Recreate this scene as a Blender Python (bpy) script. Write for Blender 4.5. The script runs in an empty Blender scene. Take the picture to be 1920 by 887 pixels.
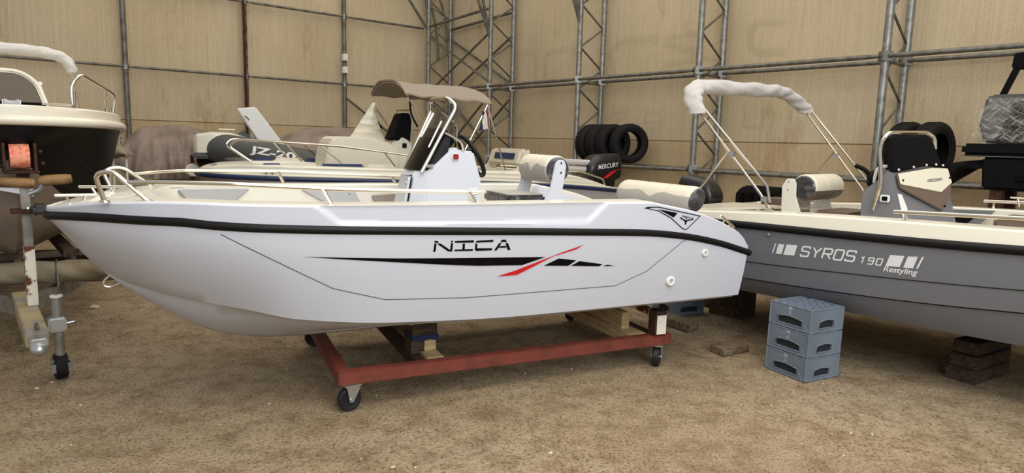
import bpy, bmesh, math, random
from mathutils import Vector, Matrix
from bisect import bisect_right
random.seed(7)
SC = bpy.context.scene
COL = SC.collection
PI = math.pi

# ------------------------------------------------------------------ helpers
def lin(c):
    c = c / 255.0
    return c / 12.92 if c <= 0.04045 else ((c + 0.055) / 1.055) ** 2.4
def rgb(h):
    h = h.lstrip('#')
    return (lin(int(h[0:2], 16)), lin(int(h[2:4], 16)), lin(int(h[4:6], 16)), 1.0)
def V(*a): return Vector(a)

def spl(tab, x):
    """monotone cubic interpolation of a table of (x, y)"""
    if x <= tab[0][0]: return tab[0][1]
    if x >= tab[-1][0]: return tab[-1][1]
    i = bisect_right([t[0] for t in tab], x) - 1
    x0, y0 = tab[i]; x1, y1 = tab[i + 1]
    h = x1 - x0; d = (y1 - y0) / h
    def slope(j):
        if j <= 0: return (tab[1][1] - tab[0][1]) / (tab[1][0] - tab[0][0])
        if j >= len(tab) - 1: return (tab[-1][1] - tab[-2][1]) / (tab[-1][0] - tab[-2][0])
        a = (tab[j][1] - tab[j-1][1]) / (tab[j][0] - tab[j-1][0])
        b = (tab[j+1][1] - tab[j][1]) / (tab[j+1][0] - tab[j][0])
        if a * b <= 0: return 0.0
        return 2 * a * b / (a + b)
    m0, m1 = slope(i), slope(i + 1)
    t = (x - x0) / h
    return (y0 * (1 + 2*t) * (1-t)**2 + h * m0 * t * (1-t)**2 + y1 * t*t*(3-2*t) + h * m1 * t*t*(t-1))

def smooth(pts, n=6, closed=False):
    """Catmull-Rom through points"""
    P = [Vector(p) for p in pts]; out = []
    N = len(P)
    for i in range(N if closed else N - 1):
        p1, p2 = P[i], P[(i+1) % N]
        p0 = P[i-1] if (closed or i > 0) else p1 * 2 - p2
        p3 = P[(i+2) % N] if (closed or i + 2 < N) else p2 * 2 - p1
        for k in range(n):
            t = k / n
            out.append(0.5 * ((2*p1) + (p2-p0)*t + (2*p0-5*p1+4*p2-p3)*t*t + (3*p1-p0-3*p2+p3)*t**3))
    if not closed: out.append(P[-1])
    return out

def fillet(pts, r=0.05, n=5):
    """round the corners of a polyline"""
    P = [Vector(p) for p in pts]; out = [P[0]]
    for i in range(1, len(P) - 1):
        a, b, c = P[i-1], P[i], P[i+1]
        da, dc = (a - b), (c - b)
        rr = min(r, da.length * 0.45, dc.length * 0.45)
        s, e = b + da.normalized() * rr, b + dc.normalized() * rr
        for k in range(n + 1):
            t = k / n
            out.append(s * (1-t)**2 + b * 2*t*(1-t) + e * t*t)
    out.append(P[-1])
    return out

class MB:
    def __init__(self):
        self.b = bmesh.new(); self.mi = 0
    def face(self, vs):
        try:
            f = self.b.faces.new(vs); f.material_index = self.mi; return f
        except ValueError: return None
    def v(self, p): return self.b.verts.new(Vector(p))
    def poly(self, pts): self.face([self.v(p) for p in pts]); return self
    def box(self, x0, x1, y0, y1, z0, z1):
        return self.hexa([(x0,y0,z0),(x1,y0,z0),(x1,y1,z0),(x0,y1,z0),(x0,y0,z1),(x1,y0,z1),(x1,y1,z1),(x0,y1,z1)])
    def hexa(self, p):
        q = [self.v(a) for a in p]
        for f in ((3,2,1,0),(4,5,6,7),(0,1,5,4),(1,2,6,5),(2,3,7,6),(3,0,4,7)): self.face([q[i] for i in f])
        return self
    def beam(self, a, b, w, h, up=(0,0,1)):
        """rectangular bar from a to b: w across, h along up"""
        a, b = Vector(a), Vector(b); d = (b - a).normalized(); u = Vector(up)
        s = d.cross(u).normalized() * (w / 2); u = s.cross(d).normalized() * (h / 2)
        return self.hexa([a-s-u, a+s-u, b+s-u, b-s-u, a-s+u, a+s+u, b+s+u, b-s+u])
    def rings(self, R, closed=True, cap=True, loop=False):
        Q = [[self.v(p) for p in r] for r in R]
        n = len(Q[0])
        for i in range(len(Q) if loop else len(Q) - 1):
            A, B = Q[i], Q[(i+1) % len(Q)]
            for j in range(n if closed else n - 1):
                k = (j + 1) % n
                self.face([A[j], A[k], B[k], B[j]])
        if cap and closed and not loop:
            self.face(list(reversed(Q[0]))); self.face(Q[-1])
        return self
    def tube(self, pts, r, n=8, closed=False, cap=True, ry=None, up=None):
        P = [Vector(p) for p in pts]; N = len(P)
        T = []
        for i in range(N):
            a = P[i-1] if (i > 0 or closed) else P[i]
            b = P[(i+1) % N] if (i < N-1 or closed) else P[i]
            t = (b - a); T.append(t.normalized() if t.length > 1e-9 else Vector((0,0,1)))
        u = Vector(up) if up else (Vector((0,0,1)) if abs(T[0].z) < 0.9 else Vector((1,0,0)))
        R = []
        for i in range(N):
            if up: u = Vector(up)
            s = T[i].cross(u)
            if s.length < 1e-6: s = T[i].orthogonal()
            s.normalize(); u = s.cross(T[i]).normalized()
            rr = r[i] if isinstance(r, (list, tuple)) else r
            r2 = (ry[i] if isinstance(ry, (list, tuple)) else ry) if ry is not None else rr
            R.append([P[i] + s * (math.cos(2*PI*k/n) * rr) + u * (math.sin(2*PI*k/n) * r2) for k in range(n)])
        return self.rings(R, True, cap, closed)
    def cyl(self, a, b, r, n=16, r2=None):
        return self.tube([a, b], [r, r if r2 is None else r2], n)
    def prism(self, pts, vec):
        vec = Vector(vec); A = [self.v(p) for p in pts]; B = [self.v(Vector(p) + vec) for p in pts]
        self.face(list(reversed(A))); self.face(B); n = len(A)
        for i in range(n): self.face([A[i], A[(i+1) % n], B[(i+1) % n], B[i]])
        return self
    def lathe(self, prof, o, axis, n=32):
        """prof: (radius, height along axis), closed loop when first == last"""
        o = Vector(o); ax = Vector(axis).normalized(); e1 = ax.orthogonal().normalized(); e2 = ax.cross(e1)
        R = [[o + ax * h + (e1 * math.cos(2*PI*k/n) + e2 * math.sin(2*PI*k/n)) * max(r, 1e-4) for k in range(n)] for r, h in prof]
        return self.rings(R, True, False)
    def sph(self, c, r, nu=14, nv=8):
        c = Vector(c); r = (r, r, r) if not isinstance(r, (tuple, list)) else r
        R = []
        for i in range(nv + 1):
            a = -PI/2 + PI * i / nv; ca = max(math.cos(a), 1e-3)
            R.append([c + Vector((r[0]*ca*math.cos(2*PI*k/nu), r[1]*ca*math.sin(2*PI*k/nu), r[2]*math.sin(a))) for k in range(nu)])
        return self.rings(R)
    def build(self, name, mats, parent=None, ang=35, bevel=0, merge=1e-5, recalc=True):
        b = self.b
        if merge: bmesh.ops.remove_doubles(b, verts=b.verts, dist=merge)
        bmesh.ops.dissolve_degenerate(b, dist=1e-6, edges=b.edges)
        if recalc: bmesh.ops.recalc_face_normals(b, faces=b.faces)
        if bevel:
            es = [e for e in b.edges if len(e.link_faces) == 2 and e.calc_face_angle(0) > 0.6]
            bmesh.ops.bevel(b, geom=es, offset=bevel, segments=2, affect='EDGES', clamp_overlap=True)
        me = bpy.data.meshes.new(name); b.to_mesh(me); b.free()
        for m in (mats if isinstance(mats, (list, tuple)) else [mats]): me.materials.append(m)
        if ang:
            me.shade_smooth(); me.set_sharp_from_angle(angle=math.radians(ang))
        o = bpy.data.objects.new(name, me); COL.objects.link(o)
        if parent: o.parent = parent
        return o

def tag(o, label, cat, group=None):
    o['label'] = label; o['category'] = cat
    if group: o['group'] = group
    return o
def thing(name, label, cat, loc=(0,0,0), rotz=0.0, group=None):
    o = bpy.data.objects.new(name, None); COL.objects.link(o)
    o.empty_display_size = 0.1; o.location = loc; o.rotation_euler = (0, 0, rotz)
    return tag(o, label, cat, group)
def struct(o): o['kind'] = 'structure'; return o
def copy_tree(o, parent=None):
    c = o.copy(); COL.objects.link(c)
    if parent: c.parent = parent
    for ch in list(o.children): copy_tree(ch, c)
    return c

# ------------------------------------------------------------------ materials
def mat(name, color, rough=0.5, metal=0.0, coat=0.0, alpha=1.0, trans=0.0, spec=0.5, var=None, bump=None, ior=1.45):
    """var = (second colour, scale, low, high[, stretch xyz]); bump = (scale, strength[, stretch])"""
    m = bpy.data.materials.new(name); m.use_nodes = True
    nt = m.node_tree; p = nt.nodes['Principled BSDF']
    p.inputs['Base Color'].default_value = rgb(color)
    p.inputs['Roughness'].default_value = rough; p.inputs['Metallic'].default_value = metal
    p.inputs['Coat Weight'].default_value = coat; p.inputs['Coat Roughness'].default_value = 0.06
    p.inputs['Alpha'].default_value = alpha; p.inputs['Transmission Weight'].default_value = trans
    p.inputs['Specular IOR Level'].default_value = spec; p.inputs['IOR'].default_value = ior
    if var or bump: tc = nt.nodes.new('ShaderNodeTexCoord')
    def noise(scale, stretch=None, detail=6):
        n = nt.nodes.new('ShaderNodeTexNoise'); n.inputs['Scale'].default_value = scale; n.inputs['Detail'].default_value = detail
        mp = nt.nodes.new('ShaderNodeMapping')
        if stretch: mp.inputs['Scale'].default_value = stretch
        nt.links.new(tc.outputs['Object'], mp.inputs['Vector']); nt.links.new(mp.outputs['Vector'], n.inputs['Vector'])
        return n
    if var:
        n = noise(var[1], var[4] if len(var) > 4 else None)
        cr = nt.nodes.new('ShaderNodeValToRGB')
        cr.color_ramp.elements[0].position = var[2]; cr.color_ramp.elements[0].color = rgb(color)
        cr.color_ramp.elements[1].position = var[3]; cr.color_ramp.elements[1].color = rgb(var[0])
        nt.links.new(n.outputs['Fac'], cr.inputs['Fac']); nt.links.new(cr.outputs['Color'], p.inputs['Base Color'])
    if bump:
        n = noise(bump[0], bump[2] if len(bump) > 2 else None, 8)
        bn = nt.nodes.new('ShaderNodeBump'); bn.inputs['Strength'].default_value = bump[1]; bn.inputs['Distance'].default_value = 0.02
        nt.links.new(n.outputs['Fac'], bn.inputs['Height']); nt.links.new(bn.outputs['Normal'], p.inputs['Normal'])
    return m

M = {}
M['gel'] = mat('white_gelcoat', '#c3c6ce', 0.36, coat=0.15)
M['deck'] = mat('cream_and_warm_light', '#d6d2c6', 0.32, coat=0.3)
M['cream'] = mat('cream_gelcoat', '#d6d0bf', 0.34, coat=0.3)
M['rubber'] = mat('black_rubber', '#0b0b0b', 0.5, spec=.3)
M['black'] = mat('black_decal', '#070708', 0.45, spec=.12)
M['red'] = mat('red_decal', '#c3151c', 0.4)
M['white'] = mat('white_decal', '#d2d4d4', 0.5)
M['steel'] = mat('polished_steel', '#d9d2c4', 0.16, 1.0)
M['galv'] = mat('galvanized_steel', '#9a9a96', 0.45, 0.7, var=('#75736d', 14, .35, .7), bump=(30, .06))
M['pipe'] = mat('dull_galvanized_pipe', '#77746c', 0.5, 0.55, var=('#57534b', 9, .4, .7))
M['rustpipe'] = mat('rusty_pipe', '#6d6256', 0.7, 0.3, var=('#54341f', 8, .45, .6))
M['redpaint'] = mat('red_oxide_paint', '#713427', 0.6, var=('#4f261c', 7, .45, .75), bump=(40, .1))
M['rust'] = mat('rusted_steel', '#4a2a1c', 0.8, 0.2, var=('#2a1b14', 14, .4, .65), bump=(60, .3))
M['chip'] = mat('chipped_white_paint', '#d8d2c2', 0.6, var=('#5a3019', 9, .47, .53))
M['chipw'] = mat('white_paint_rust_specks', '#d8d2c2', 0.6, var=('#5a3019', 12, .60, .66))
M['wood'] = mat('pale_timber', '#b39c72', 0.75, var=('#8f754e', 5, .4, .7, (1, 1, 9)), bump=(25, .2))
M['woodd'] = mat('dark_timber', '#4c3a2a', 0.85, var=('#2a2019', 6, .4, .65, (1, 6, 6)), bump=(25, .35))
M['woodg'] = mat('grey_timber', '#7a6a54', 0.85, var=('#564735', 6, .4, .65, (1, 6, 6)), bump=(25, .35))
M['bluecloth'] = mat('blue_cloth', '#18254a', 0.9, bump=(60, .4))
M['tyre'] = mat('tyre_rubber', '#151413', 0.75, spec=0.3)
M['wheel'] = mat('caster_rubber', '#17181a', 0.5)
M['zinc'] = mat('zinc_plate', '#b9bcbd', 0.35, 0.85)
M['smoke'] = mat('smoked_acrylic', '#3a312b', 0.06, alpha=0.5, coat=0.2)
M['smoked'] = mat('dark_acrylic', '#120f0d', 0.3, alpha=0.97, spec=.12)
M['dash'] = mat('black_dash', '#0d0d0d', 0.8, spec=.08)
M['vinylc'] = mat('cream_vinyl', '#d6cfbc', 0.42, bump=(30, .05))
M['vinylg'] = mat('light_grey_vinyl', '#a7a39b', 0.5, bump=(30, .05))
M['vinylb'] = mat('brown_vinyl', '#65554a', 0.5, bump=(30, .05))
M['vinyldark'] = mat('dark_grey_vinyl', '#474644', 0.45)
M['navy'] = mat('navy_vinyl', '#22305a', 0.5)
M['stripe'] = mat('navy_rail', '#1d2b4e', 0.4)
M['wrap'] = mat('clear_plastic_wrap', '#d9d6cf', 0.15, alpha=0.32, bump=(14, 1.0))
def film(name):
    m = mat(name, '#cbc8c0', 0.2); nt = m.node_tree; p = nt.nodes['Principled BSDF']; L = nt.links
    tc = nt.nodes.new('ShaderNodeTexCoord'); outs = []
    for rot, sc in (((.2, .75, 0), 8), ((.3, -.55, .1), 11)):
        m0 = nt.nodes.new('ShaderNodeMapping'); m0.inputs['Rotation'].default_value = rot; L.new(tc.outputs['Object'], m0.inputs['Vector'])
        mp = nt.nodes.new('ShaderNodeMapping'); mp.inputs['Scale'].default_value = (.8, 1, 6)
        n = nt.nodes.new('ShaderNodeTexNoise'); n.inputs['Scale'].default_value = sc; n.inputs['Detail'].default_value = 5; n.inputs['Distortion'].default_value = .8
        r = nt.nodes.new('ShaderNodeValToRGB'); r.color_ramp.elements[0].position = .5; r.color_ramp.elements[0].color = (.06,.06,.06,1)
        r.color_ramp.elements[1].position = .68; r.color_ramp.elements[1].color = (.42,.42,.42,1)
        L.new(m0.outputs['Vector'], mp.inputs['Vector']); L.new(mp.outputs['Vector'], n.inputs['Vector']); L.new(n.outputs['Fac'], r.inputs['Fac']); outs.append(r)
    mx = nt.nodes.new('ShaderNodeMath'); mx.operation = 'MAXIMUM'; L.new(outs[0].outputs['Color'], mx.inputs[0]); L.new(outs[1].outputs['Color'], mx.inputs[1])
    L.new(mx.outputs[0], p.inputs['Alpha']); return m
M['film'] = film('streaky_plastic_film')
M['wrapw'] = mat('white_plastic_wrap', '#d8d4cb', 0.22, alpha=0.9, bump=(11, .9))
M['wrapdark'] = mat('plastic_over_black', '#2b2b2d', 0.18, coat=0.8, var=('#85858a', 11, .55, .8), bump=(18, 1.0))
M['panelg'] = mat('grey_panel', '#a6a6a8', 0.5)
M['panelb'] = mat('taupe_panel', '#8c8078', 0.5)
M['hullgrey'] = mat('graphite_gelcoat', '#66686d', 0.34, coat=0.35)
M['congrey'] = mat('console_grey', '#6f7074', 0.4, coat=0.2)
M['hullblack'] = mat('black_gelcoat', '#0e0e10', 0.45, spec=.3)
M['antifoul'] = mat('grey_antifouling', '#8a7e70', 0.75, var=('#7a6d60', 4, .4, .65))
M['lilac'] = mat('pale_lilac_hull', '#a9a3a3', 0.4, coat=0.3)
M['canvasw'] = mat('white_canvas', '#bbb7b4', 0.85, bump=(12, .9))
M['canvasb'] = mat('taupe_canvas', '#8d8172', 0.9, bump=(9, .3))
M['tarp'] = mat('mauve_brown_tarp', '#87776b', 0.8, var=('#6d5f54', 3, .4, .7), bump=(8, .9))
M['tarpb'] = mat('beige_tarp', '#877d69', 0.85, var=('#6f634c', 5, .4, .7), bump=(10, .35))
M['ribgrey'] = mat('dark_hypalon', '#454642', 0.6, bump=(8, .12))
M['cover'] = mat('black_canvas_cover', '#0f0e0f', 0.85, spec=.12, bump=(9, .25))
M['crate'] = mat('grey_crate_plastic', '#6f7a86', 0.5, var=('#616b75', 4, .4, .7))
M['crated'] = mat('crate_inside_shade', '#23262a', 0.7)
M['print'] = mat('pale_print', '#a9aeb2', 0.6)
M['pipew'] = mat('white_plastic', '#dcdbd6', 0.4)
M['redlamp'] = mat('red_lens', '#8e1418', 0.15, coat=0.6)
M['strap'] = mat('orange_strap', '#cf6a4d', 0.7, var=('#e39a7e', 30, .4, .6, (1, 1, 1)))
M['roller'] = mat('worn_roller', '#8b6a42', 0.7, var=('#4b3a28', 8, .45, .65))
M['trailer'] = mat('weathered_galvanized', '#8f8c84', 0.55, 0.45, var=('#6a655b', 7, .4, .7), bump=(30, .1))
M['drawbar'] = mat('weathered_beige_paint', '#a5946c', 0.7, var=('#8b8478', 6, .45, .6), bump=(30, .15))
M['flagw'] = mat('white_flag_cloth', '#d8d2c8', 0.9)
M['flagb'] = mat('blue_flag_cloth', '#23284e', 0.9)
M['flagr'] = mat('red_flag_cloth', '#8d2b2b', 0.9)
M['motor'] = mat('black_motor_cowl', '#121214', 0.34, coat=0.2)
M['paper'] = mat('scrap_paper', '#cbbf9e', 0.9)
M['green'] = mat('dull_wrapped_grey', '#4c4d47', 0.6)

# ------------------------------------------------------------------ boats
class Hull:
    """lofted boat: tables give keel, sides, deck and cockpit against x"""
    def __init__(s, xs, prof, GT, GZ, IN, SZ, top_disp=None, rows=7):
        s.xs, s.prof, s.GT, s.GZ, s.IN, s.SZ, s.td, s.rows = xs, prof, GT, GZ, IN, SZ, top_disp, rows
    def side(s, x, z):
        """half breadth of the hull side at height z"""
        P = s.prof(x); i0 = s.i0
        for i in range(i0, len(P) - 1):
            (y0, z0), (y1, z1) = P[i], P[i+1]
            if z <= z1 or i == len(P) - 2:
                t = (z - z0) / (z1 - z0) if abs(z1 - z0) > 1e-6 else 0
                return y0 + (y1 - y0) * t
    def top(s, x, z):
        """half breadth of the topside above the rub rail"""
        yr, zr = s.prof(x)[-1]; gy, gz = s.GT(x), s.GZ(x)
        t = (z - zr) / (gz - zr)
        k = min(1, yr * 8); y = yr - 0.006 * k + (gy + 0.012 * k - yr + 0.006 * k) * t
        return y - (s.td(x, z) if s.td else 0)
    def hull_mesh(s, split_mat=None):
        mb = MB()
        for sg in (-1, 1):
            R = [[(x, sg * y, z) for (y, z) in s.prof(x)] for x in s.xs]
            Q = [[mb.v(p) for p in r] for r in R]
            for i in range(len(Q) - 1):
                for j in range(len(Q[0]) - 1):
                    mb.mi = 0 if split_mat is None else (1 if j < split_mat else 0)
                    mb.face([Q[i][j], Q[i+1][j], Q[i+1][j+1], Q[i][j+1]])
        mb.mi = 0
        for x in (s.xs[0], s.xs[-1]):                       # transom
            P = s.prof(x)
            if max(p[0] for p in P) > 0.05:
                mb.poly([(x, -y, z) for y, z in P] + [(x, y, z) for y, z in reversed(P) if y > 1e-4])
        return mb
    def deck_mesh(s, two=False):
        mb = MB()
        for sg in (-1, 1):
            R = []
            for x in s.xs:
                zr = s.prof(x)[-1][1]; gy, gz = s.GT(x), s.GZ(x); r = []
                for k in range(s.rows + 1):
                    z = zr + (gz - 0.012 - zr) * k / s.rows
                    r.append((x, sg * max(s.top(x, z), 0), z))
                r.append((x, sg * max(gy, 0), gz - 0.002))
                i_ = min(s.IN(x), gy)
                r.append((x, sg * max(gy - 0.012, 0), gz))
                r.append((x, sg * max(i_, 0), gz + 0.002))
                r.append((x, sg * max(i_ - 0.012, 0), gz - 0.008))
                r.append((x, sg * max(i_ - 0.03, 0), s.SZ(x)))
                r.append((x, 0, s.SZ(x)))
                R.append(r)
            Q = [[mb.v(p) for p in r] for r in R]
            for i in range(len(Q) - 1):
                for j in range(len(Q[0]) - 1):
                    mb.mi = 1 if two and j > s.rows else 0
                    mb.face([Q[i][j], Q[i+1][j], Q[i+1][j+1], Q[i][j+1]])
        mb.mi = 0
        for x in (s.xs[0], s.xs[-1]):                       # end wall over the transom
            zr = s.prof(x)[-1][1]; gz = s.GZ(x)
            if s.GT(x) > 0.05:
                mb.poly([(x, -s.top(x, zr), zr), (x, s.top(x, zr), zr), (x, s.GT(x), gz), (x, -s.GT(x), gz)])
        return mb
    def rail_path(s, out=0.0, dz=0.0):
        P = []
        for x in s.xs:
            y, z = s.prof(x)[-1]; P.append((x, -(y + out), z + dz))
        return P

def decal(name, root, m, polys, fn, cut=0.08, uv0=-4, uv1=4):
    """flat outlines laid on a curved surface; polys are lists of (u, v), fn maps (u, v) to a point"""
    mb = MB()
    for pl in polys: mb.poly([(u, 0, v) for u, v in pl])
    return _decal(mb, name, root, m, fn, cut)
def _decal(mb, name, root, m, fn, cut):
    b = mb.b; b.normal_update()
    bmesh.ops.triangulate(b, faces=b.faces[:], ngon_method='EAR_CLIP')
    us = [v.co.x for v in b.verts]; vs = [v.co.z for v in b.verts]
    u = math.floor(min(us) / cut) * cut
    while u < max(us):
        bmesh.ops.bisect_plane(b, geom=b.verts[:] + b.edges[:] + b.faces[:], plane_co=(u, 0, 0), plane_no=(1, 0, 0)); u += cut
    w = math.floor(min(vs) / cut) * cut
    while w < max(vs):
        bmesh.ops.bisect_plane(b, geom=b.verts[:] + b.edges[:] + b.faces[:], plane_co=(0, 0, w), plane_no=(0, 0, 1)); w += cut
    for v in b.verts: v.co = Vector(fn(v.co.x, v.co.z))
    return mb.build(name, m, root, ang=0, merge=0, recalc=False)
def stroke(pts, w, closed=False):
    """a polyline as quads of width w (mitred), in 2D"""
    P = [Vector((p[0], p[1])) for p in pts]; n = len(P); L = []; Rr = []
    for i in range(n):
        a = P[i-1] if (i > 0 or closed) else None; c = P[(i+1) % n] if (i < n-1 or closed) else None
        d1 = (P[i] - a).normalized() if a is not None else (c - P[i]).normalized()
        d2 = (c - P[i]).normalized() if c is not None else d1
        nn = Vector((-d1.y - d2.y, d1.x + d2.x))
        nn = nn.normalized() if nn.length > 1e-6 else Vector((-d1.y, d1.x))
        k = 1 / max(0.45, nn.dot(Vector((-d1.y, d1.x))))
        L.append(P[i] + nn * (w/2*k)); Rr.append(P[i] - nn * (w/2*k))
    out = []
    for i in range(n if closed else n - 1):
        j = (i+1) % n
        out.append([tuple(Rr[i]), tuple(Rr[j]), tuple(L[j]), tuple(L[i])])
    return out
def text_mesh(txt, u0, v0, height, width=None, shear=0.0, bold=0.0, flip=False):
    """lettering as a mesh in the (u, v) plane"""
    cu = bpy.data.curves.new('lettering', 'FONT'); cu.body = txt; cu.size = 1; cu.shear = shear; cu.offset = bold
    ob = bpy.data.objects.new('lettering', cu); COL.objects.link(ob)
    bpy.context.view_layer.update()
    me = bpy.data.meshes.new_from_object(ob.evaluated_get(bpy.context.evaluated_depsgraph_get()))
    bpy.data.objects.remove(ob); bpy.data.curves.remove(cu)
    mb = MB(); mb.b.from_mesh(me); bpy.data.meshes.remove(me)
    xs = [v.co.x for v in mb.b.verts]; ys = [v.co.y for v in mb.b.verts]
    sx0, sx1, sy0, sy1 = min(xs), max(xs), min(ys), max(ys)
    sv = height / (sy1 - sy0); su = width / (sx1 - sx0) if width else sv
    for v in mb.b.verts:
        u, w = (v.co.x - sx0) * su, (v.co.y - sy0) * sv
        v.co = (u0 + u, 0, v0 + w)
    for f in mb.b.faces: f.material_index = 0
    return mb
# ------------------------------------------------------------------ hall
D2 = V(.645, -.764, 0); N2 = V(.764, .645, 0); W0 = V(1.19, 11.9, 0)     # along the side wall, and out through it
def wp(s, off, z): return W0 + D2 * s + N2 * off + V(0, 0, z)
def fabric(name, along):
    m = mat(name, '#b5a07c', 0.85); nt = m.node_tree; p = nt.nodes['Principled BSDF']; L = nt.links
    tc = nt.nodes.new('ShaderNodeTexCoord')
    def nz(scale, st, det=6, rough=.6):
        mp = nt.nodes.new('ShaderNodeMapping'); mp.inputs['Scale'].default_value = st
        n = nt.nodes.new('ShaderNodeTexNoise'); n.inputs['Scale'].default_value = scale; n.inputs['Detail'].default_value = det; n.inputs['Roughness'].default_value = rough
        L.new(tc.outputs['Object'], mp.inputs['Vector']); L.new(mp.outputs['Vector'], n.inputs['Vector']); return n
    def ramp(n, a, b, ca, cb):
        r = nt.nodes.new('ShaderNodeValToRGB'); r.color_ramp.elements[0].position = a; r.color_ramp.elements[1].position = b
        r.color_ramp.elements[0].color = rgb(ca); r.color_ramp.elements[1].color = rgb(cb); L.new(n.outputs['Fac'], r.inputs['Fac']); return r
    def mix(a, b, fac=1.0, mode='MULTIPLY'):
        x = nt.nodes.new('ShaderNodeMix'); x.data_type = 'RGBA'; x.blend_type = mode
        x.inputs['Factor'].default_value = fac; L.new(a, x.inputs['A']); L.new(b, x.inputs['B']); return x.outputs['Result']
    big = ramp(nz(.55, (1, 1, .7)), .3, .7, '#c2b396', '#d5c7ae')
    streak = ramp(nz(38, (1, 1, .010), 6, .8), .3, .68, '#e6e0d3', '#ffffff')
    weave = ramp(nz(95, (1, 1, .4), 4, .8), .3, .7, '#e0dbcf', '#ffffff')
    stain = ramp(nz(1.1, (1, 1, .35), 7, .75), .58, .78, '#ffffff', '#c09f78')
    c = mix(mix(mix(big.outputs['Color'], streak.outputs['Color']), weave.outputs['Color']), stain.outputs['Color'], .8)
    sp = nt.nodes.new('ShaderNodeSeparateXYZ'); L.new(tc.outputs['Object'], sp.inputs['Vector'])
    # welded horizontal seam and the darker strip under it
    cm = nt.nodes.new('ShaderNodeMath'); cm.operation = 'COMPARE'; cm.inputs[1].default_value = along; cm.inputs[2].default_value = .008
    L.new(sp.outputs['Z'], cm.inputs[0])
    sx = nt.nodes.new('ShaderNodeMix'); sx.data_type = 'RGBA'; sx.blend_type = 'MULTIPLY'; L.new(cm.outputs[0], sx.inputs['Factor'])
    L.new(c, sx.inputs['A']); sx.inputs['B'].default_value = rgb('#96886f')
    lt = nt.nodes.new('ShaderNodeMath'); lt.operation = 'LESS_THAN'; lt.inputs[1].default_value = along; L.new(sp.outputs['Z'], lt.inputs[0])
    sy = nt.nodes.new('ShaderNodeMix'); sy.data_type = 'RGBA'; sy.blend_type = 'MULTIPLY'; L.new(lt.outputs[0], sy.inputs['Factor'])
    L.new(sx.outputs['Result'], sy.inputs['A']); sy.inputs['B'].default_value = rgb('#f9f3ea')
    L.new(sy.outputs['Result'], p.inputs['Base Color'])
    bn = nt.nodes.new('ShaderNodeBump'); bn.inputs['Strength'].default_value = .25; bn.inputs['Distance'].default_value = .03
    n = nz(2.2, (1, 1, .3)); L.new(n.outputs['Fac'], bn.inputs['Height']); L.new(bn.outputs['Normal'], p.inputs['Normal'])
    return m
MF = {'r': fabric('tan_hall_fabric_side', 1.74), 'l': fabric('tan_hall_fabric_end', 1.87)}
S0 = -5.13                                                                # where the two walls meet
def wall(name, a, b, h, m, bulge):
    mb = MB(); a, b = Vector(a), Vector(b); nx, nz = 60, 20
    out = (b - a).cross(V(0, 0, 1)).normalized() * bulge
    G_ = []
    for i in range(nx + 1):
        t = i / nx; G_.append([])
        for k in range(nz + 1):
            z = h * k / nz
            w = .5 + .5 * math.sin(t * 31 + .7 * math.sin(k * .9)) 
            G_[-1].append(mb.v(a.lerp(b, t) + out * w + V(0, 0, z)))
    for i in range(nx):
        for k in range(nz): mb.face([G_[i][k], G_[i+1][k], G_[i+1][k+1], G_[i][k+1]])
    return struct(mb.build(name, m, ang=60))
wall('wall_right', wp(S0 - .1, .72, 0), wp(12.5, .72, 0), 7, MF['r'], .03)
wall('wall_left', wp(S0 - .1, .78, 0), wp(S0 - .1, -13.5, 0), 7, MF['l'], .03)
# faint ghosts of the print on the outside of the fabric
GHOST = [
    [(-2.61, 2.89), (-2.64, 3.49), (-2.05, 3.47), (-2.03, 2.91)] ,
    [(-1.78, 2.88), (-1.78, 3.37), (-1.55, 3.45), (-1.1, 3.44)] ,
    [(0.08, 2.9), (-0.05, 3.32), (0.23, 3.47), (0.97, 3.47), (0.98, 3.33)] ,
    [(1.91, 3.46), (1.21, 3.43), (1.18, 3.33), (1.75, 3.17), (1.94, 3.05), (1.13, 2.99)] ,
    [(3.25, 3.45), (2.84, 3.48), (2.72, 3.36), (2.74, 3.17), (2.88, 3.04), (3.29, 3.04)] ,
    [(1.2, 2.06), (0.84, 2.06), (0.85, 2.18), (0.99, 2.24), (1.17, 2.17)] ,
    [(0.84, 2.06), (0.91, 1.95), (1.17, 1.93)] ,
    [(0.0, 2.12), (0.12, 2.22), (0.4, 2.23), (0.4, 2.12), (0.13, 2.06)] ,
    [(2.72, 2.27), (2.75, 1.97), (3.05, 1.97), (3.03, 2.26)] ]
def ghosts():
    m = mat('ghost_print', '#94876f', .9, alpha=.10)
    for ln in GHOST:
        mb = MB()
        w_ = .055 if ln[0][1] < 2.5 and ln[0][0] < 4 and ln[0][1] < 2.3 else .11
        for q in stroke(ln, w_): mb.poly([wp(a, .668, b) for a, b in q])
        struct(mb.build('print_ghost_1', m, ang=0, recalc=False))
ghosts()
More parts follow.
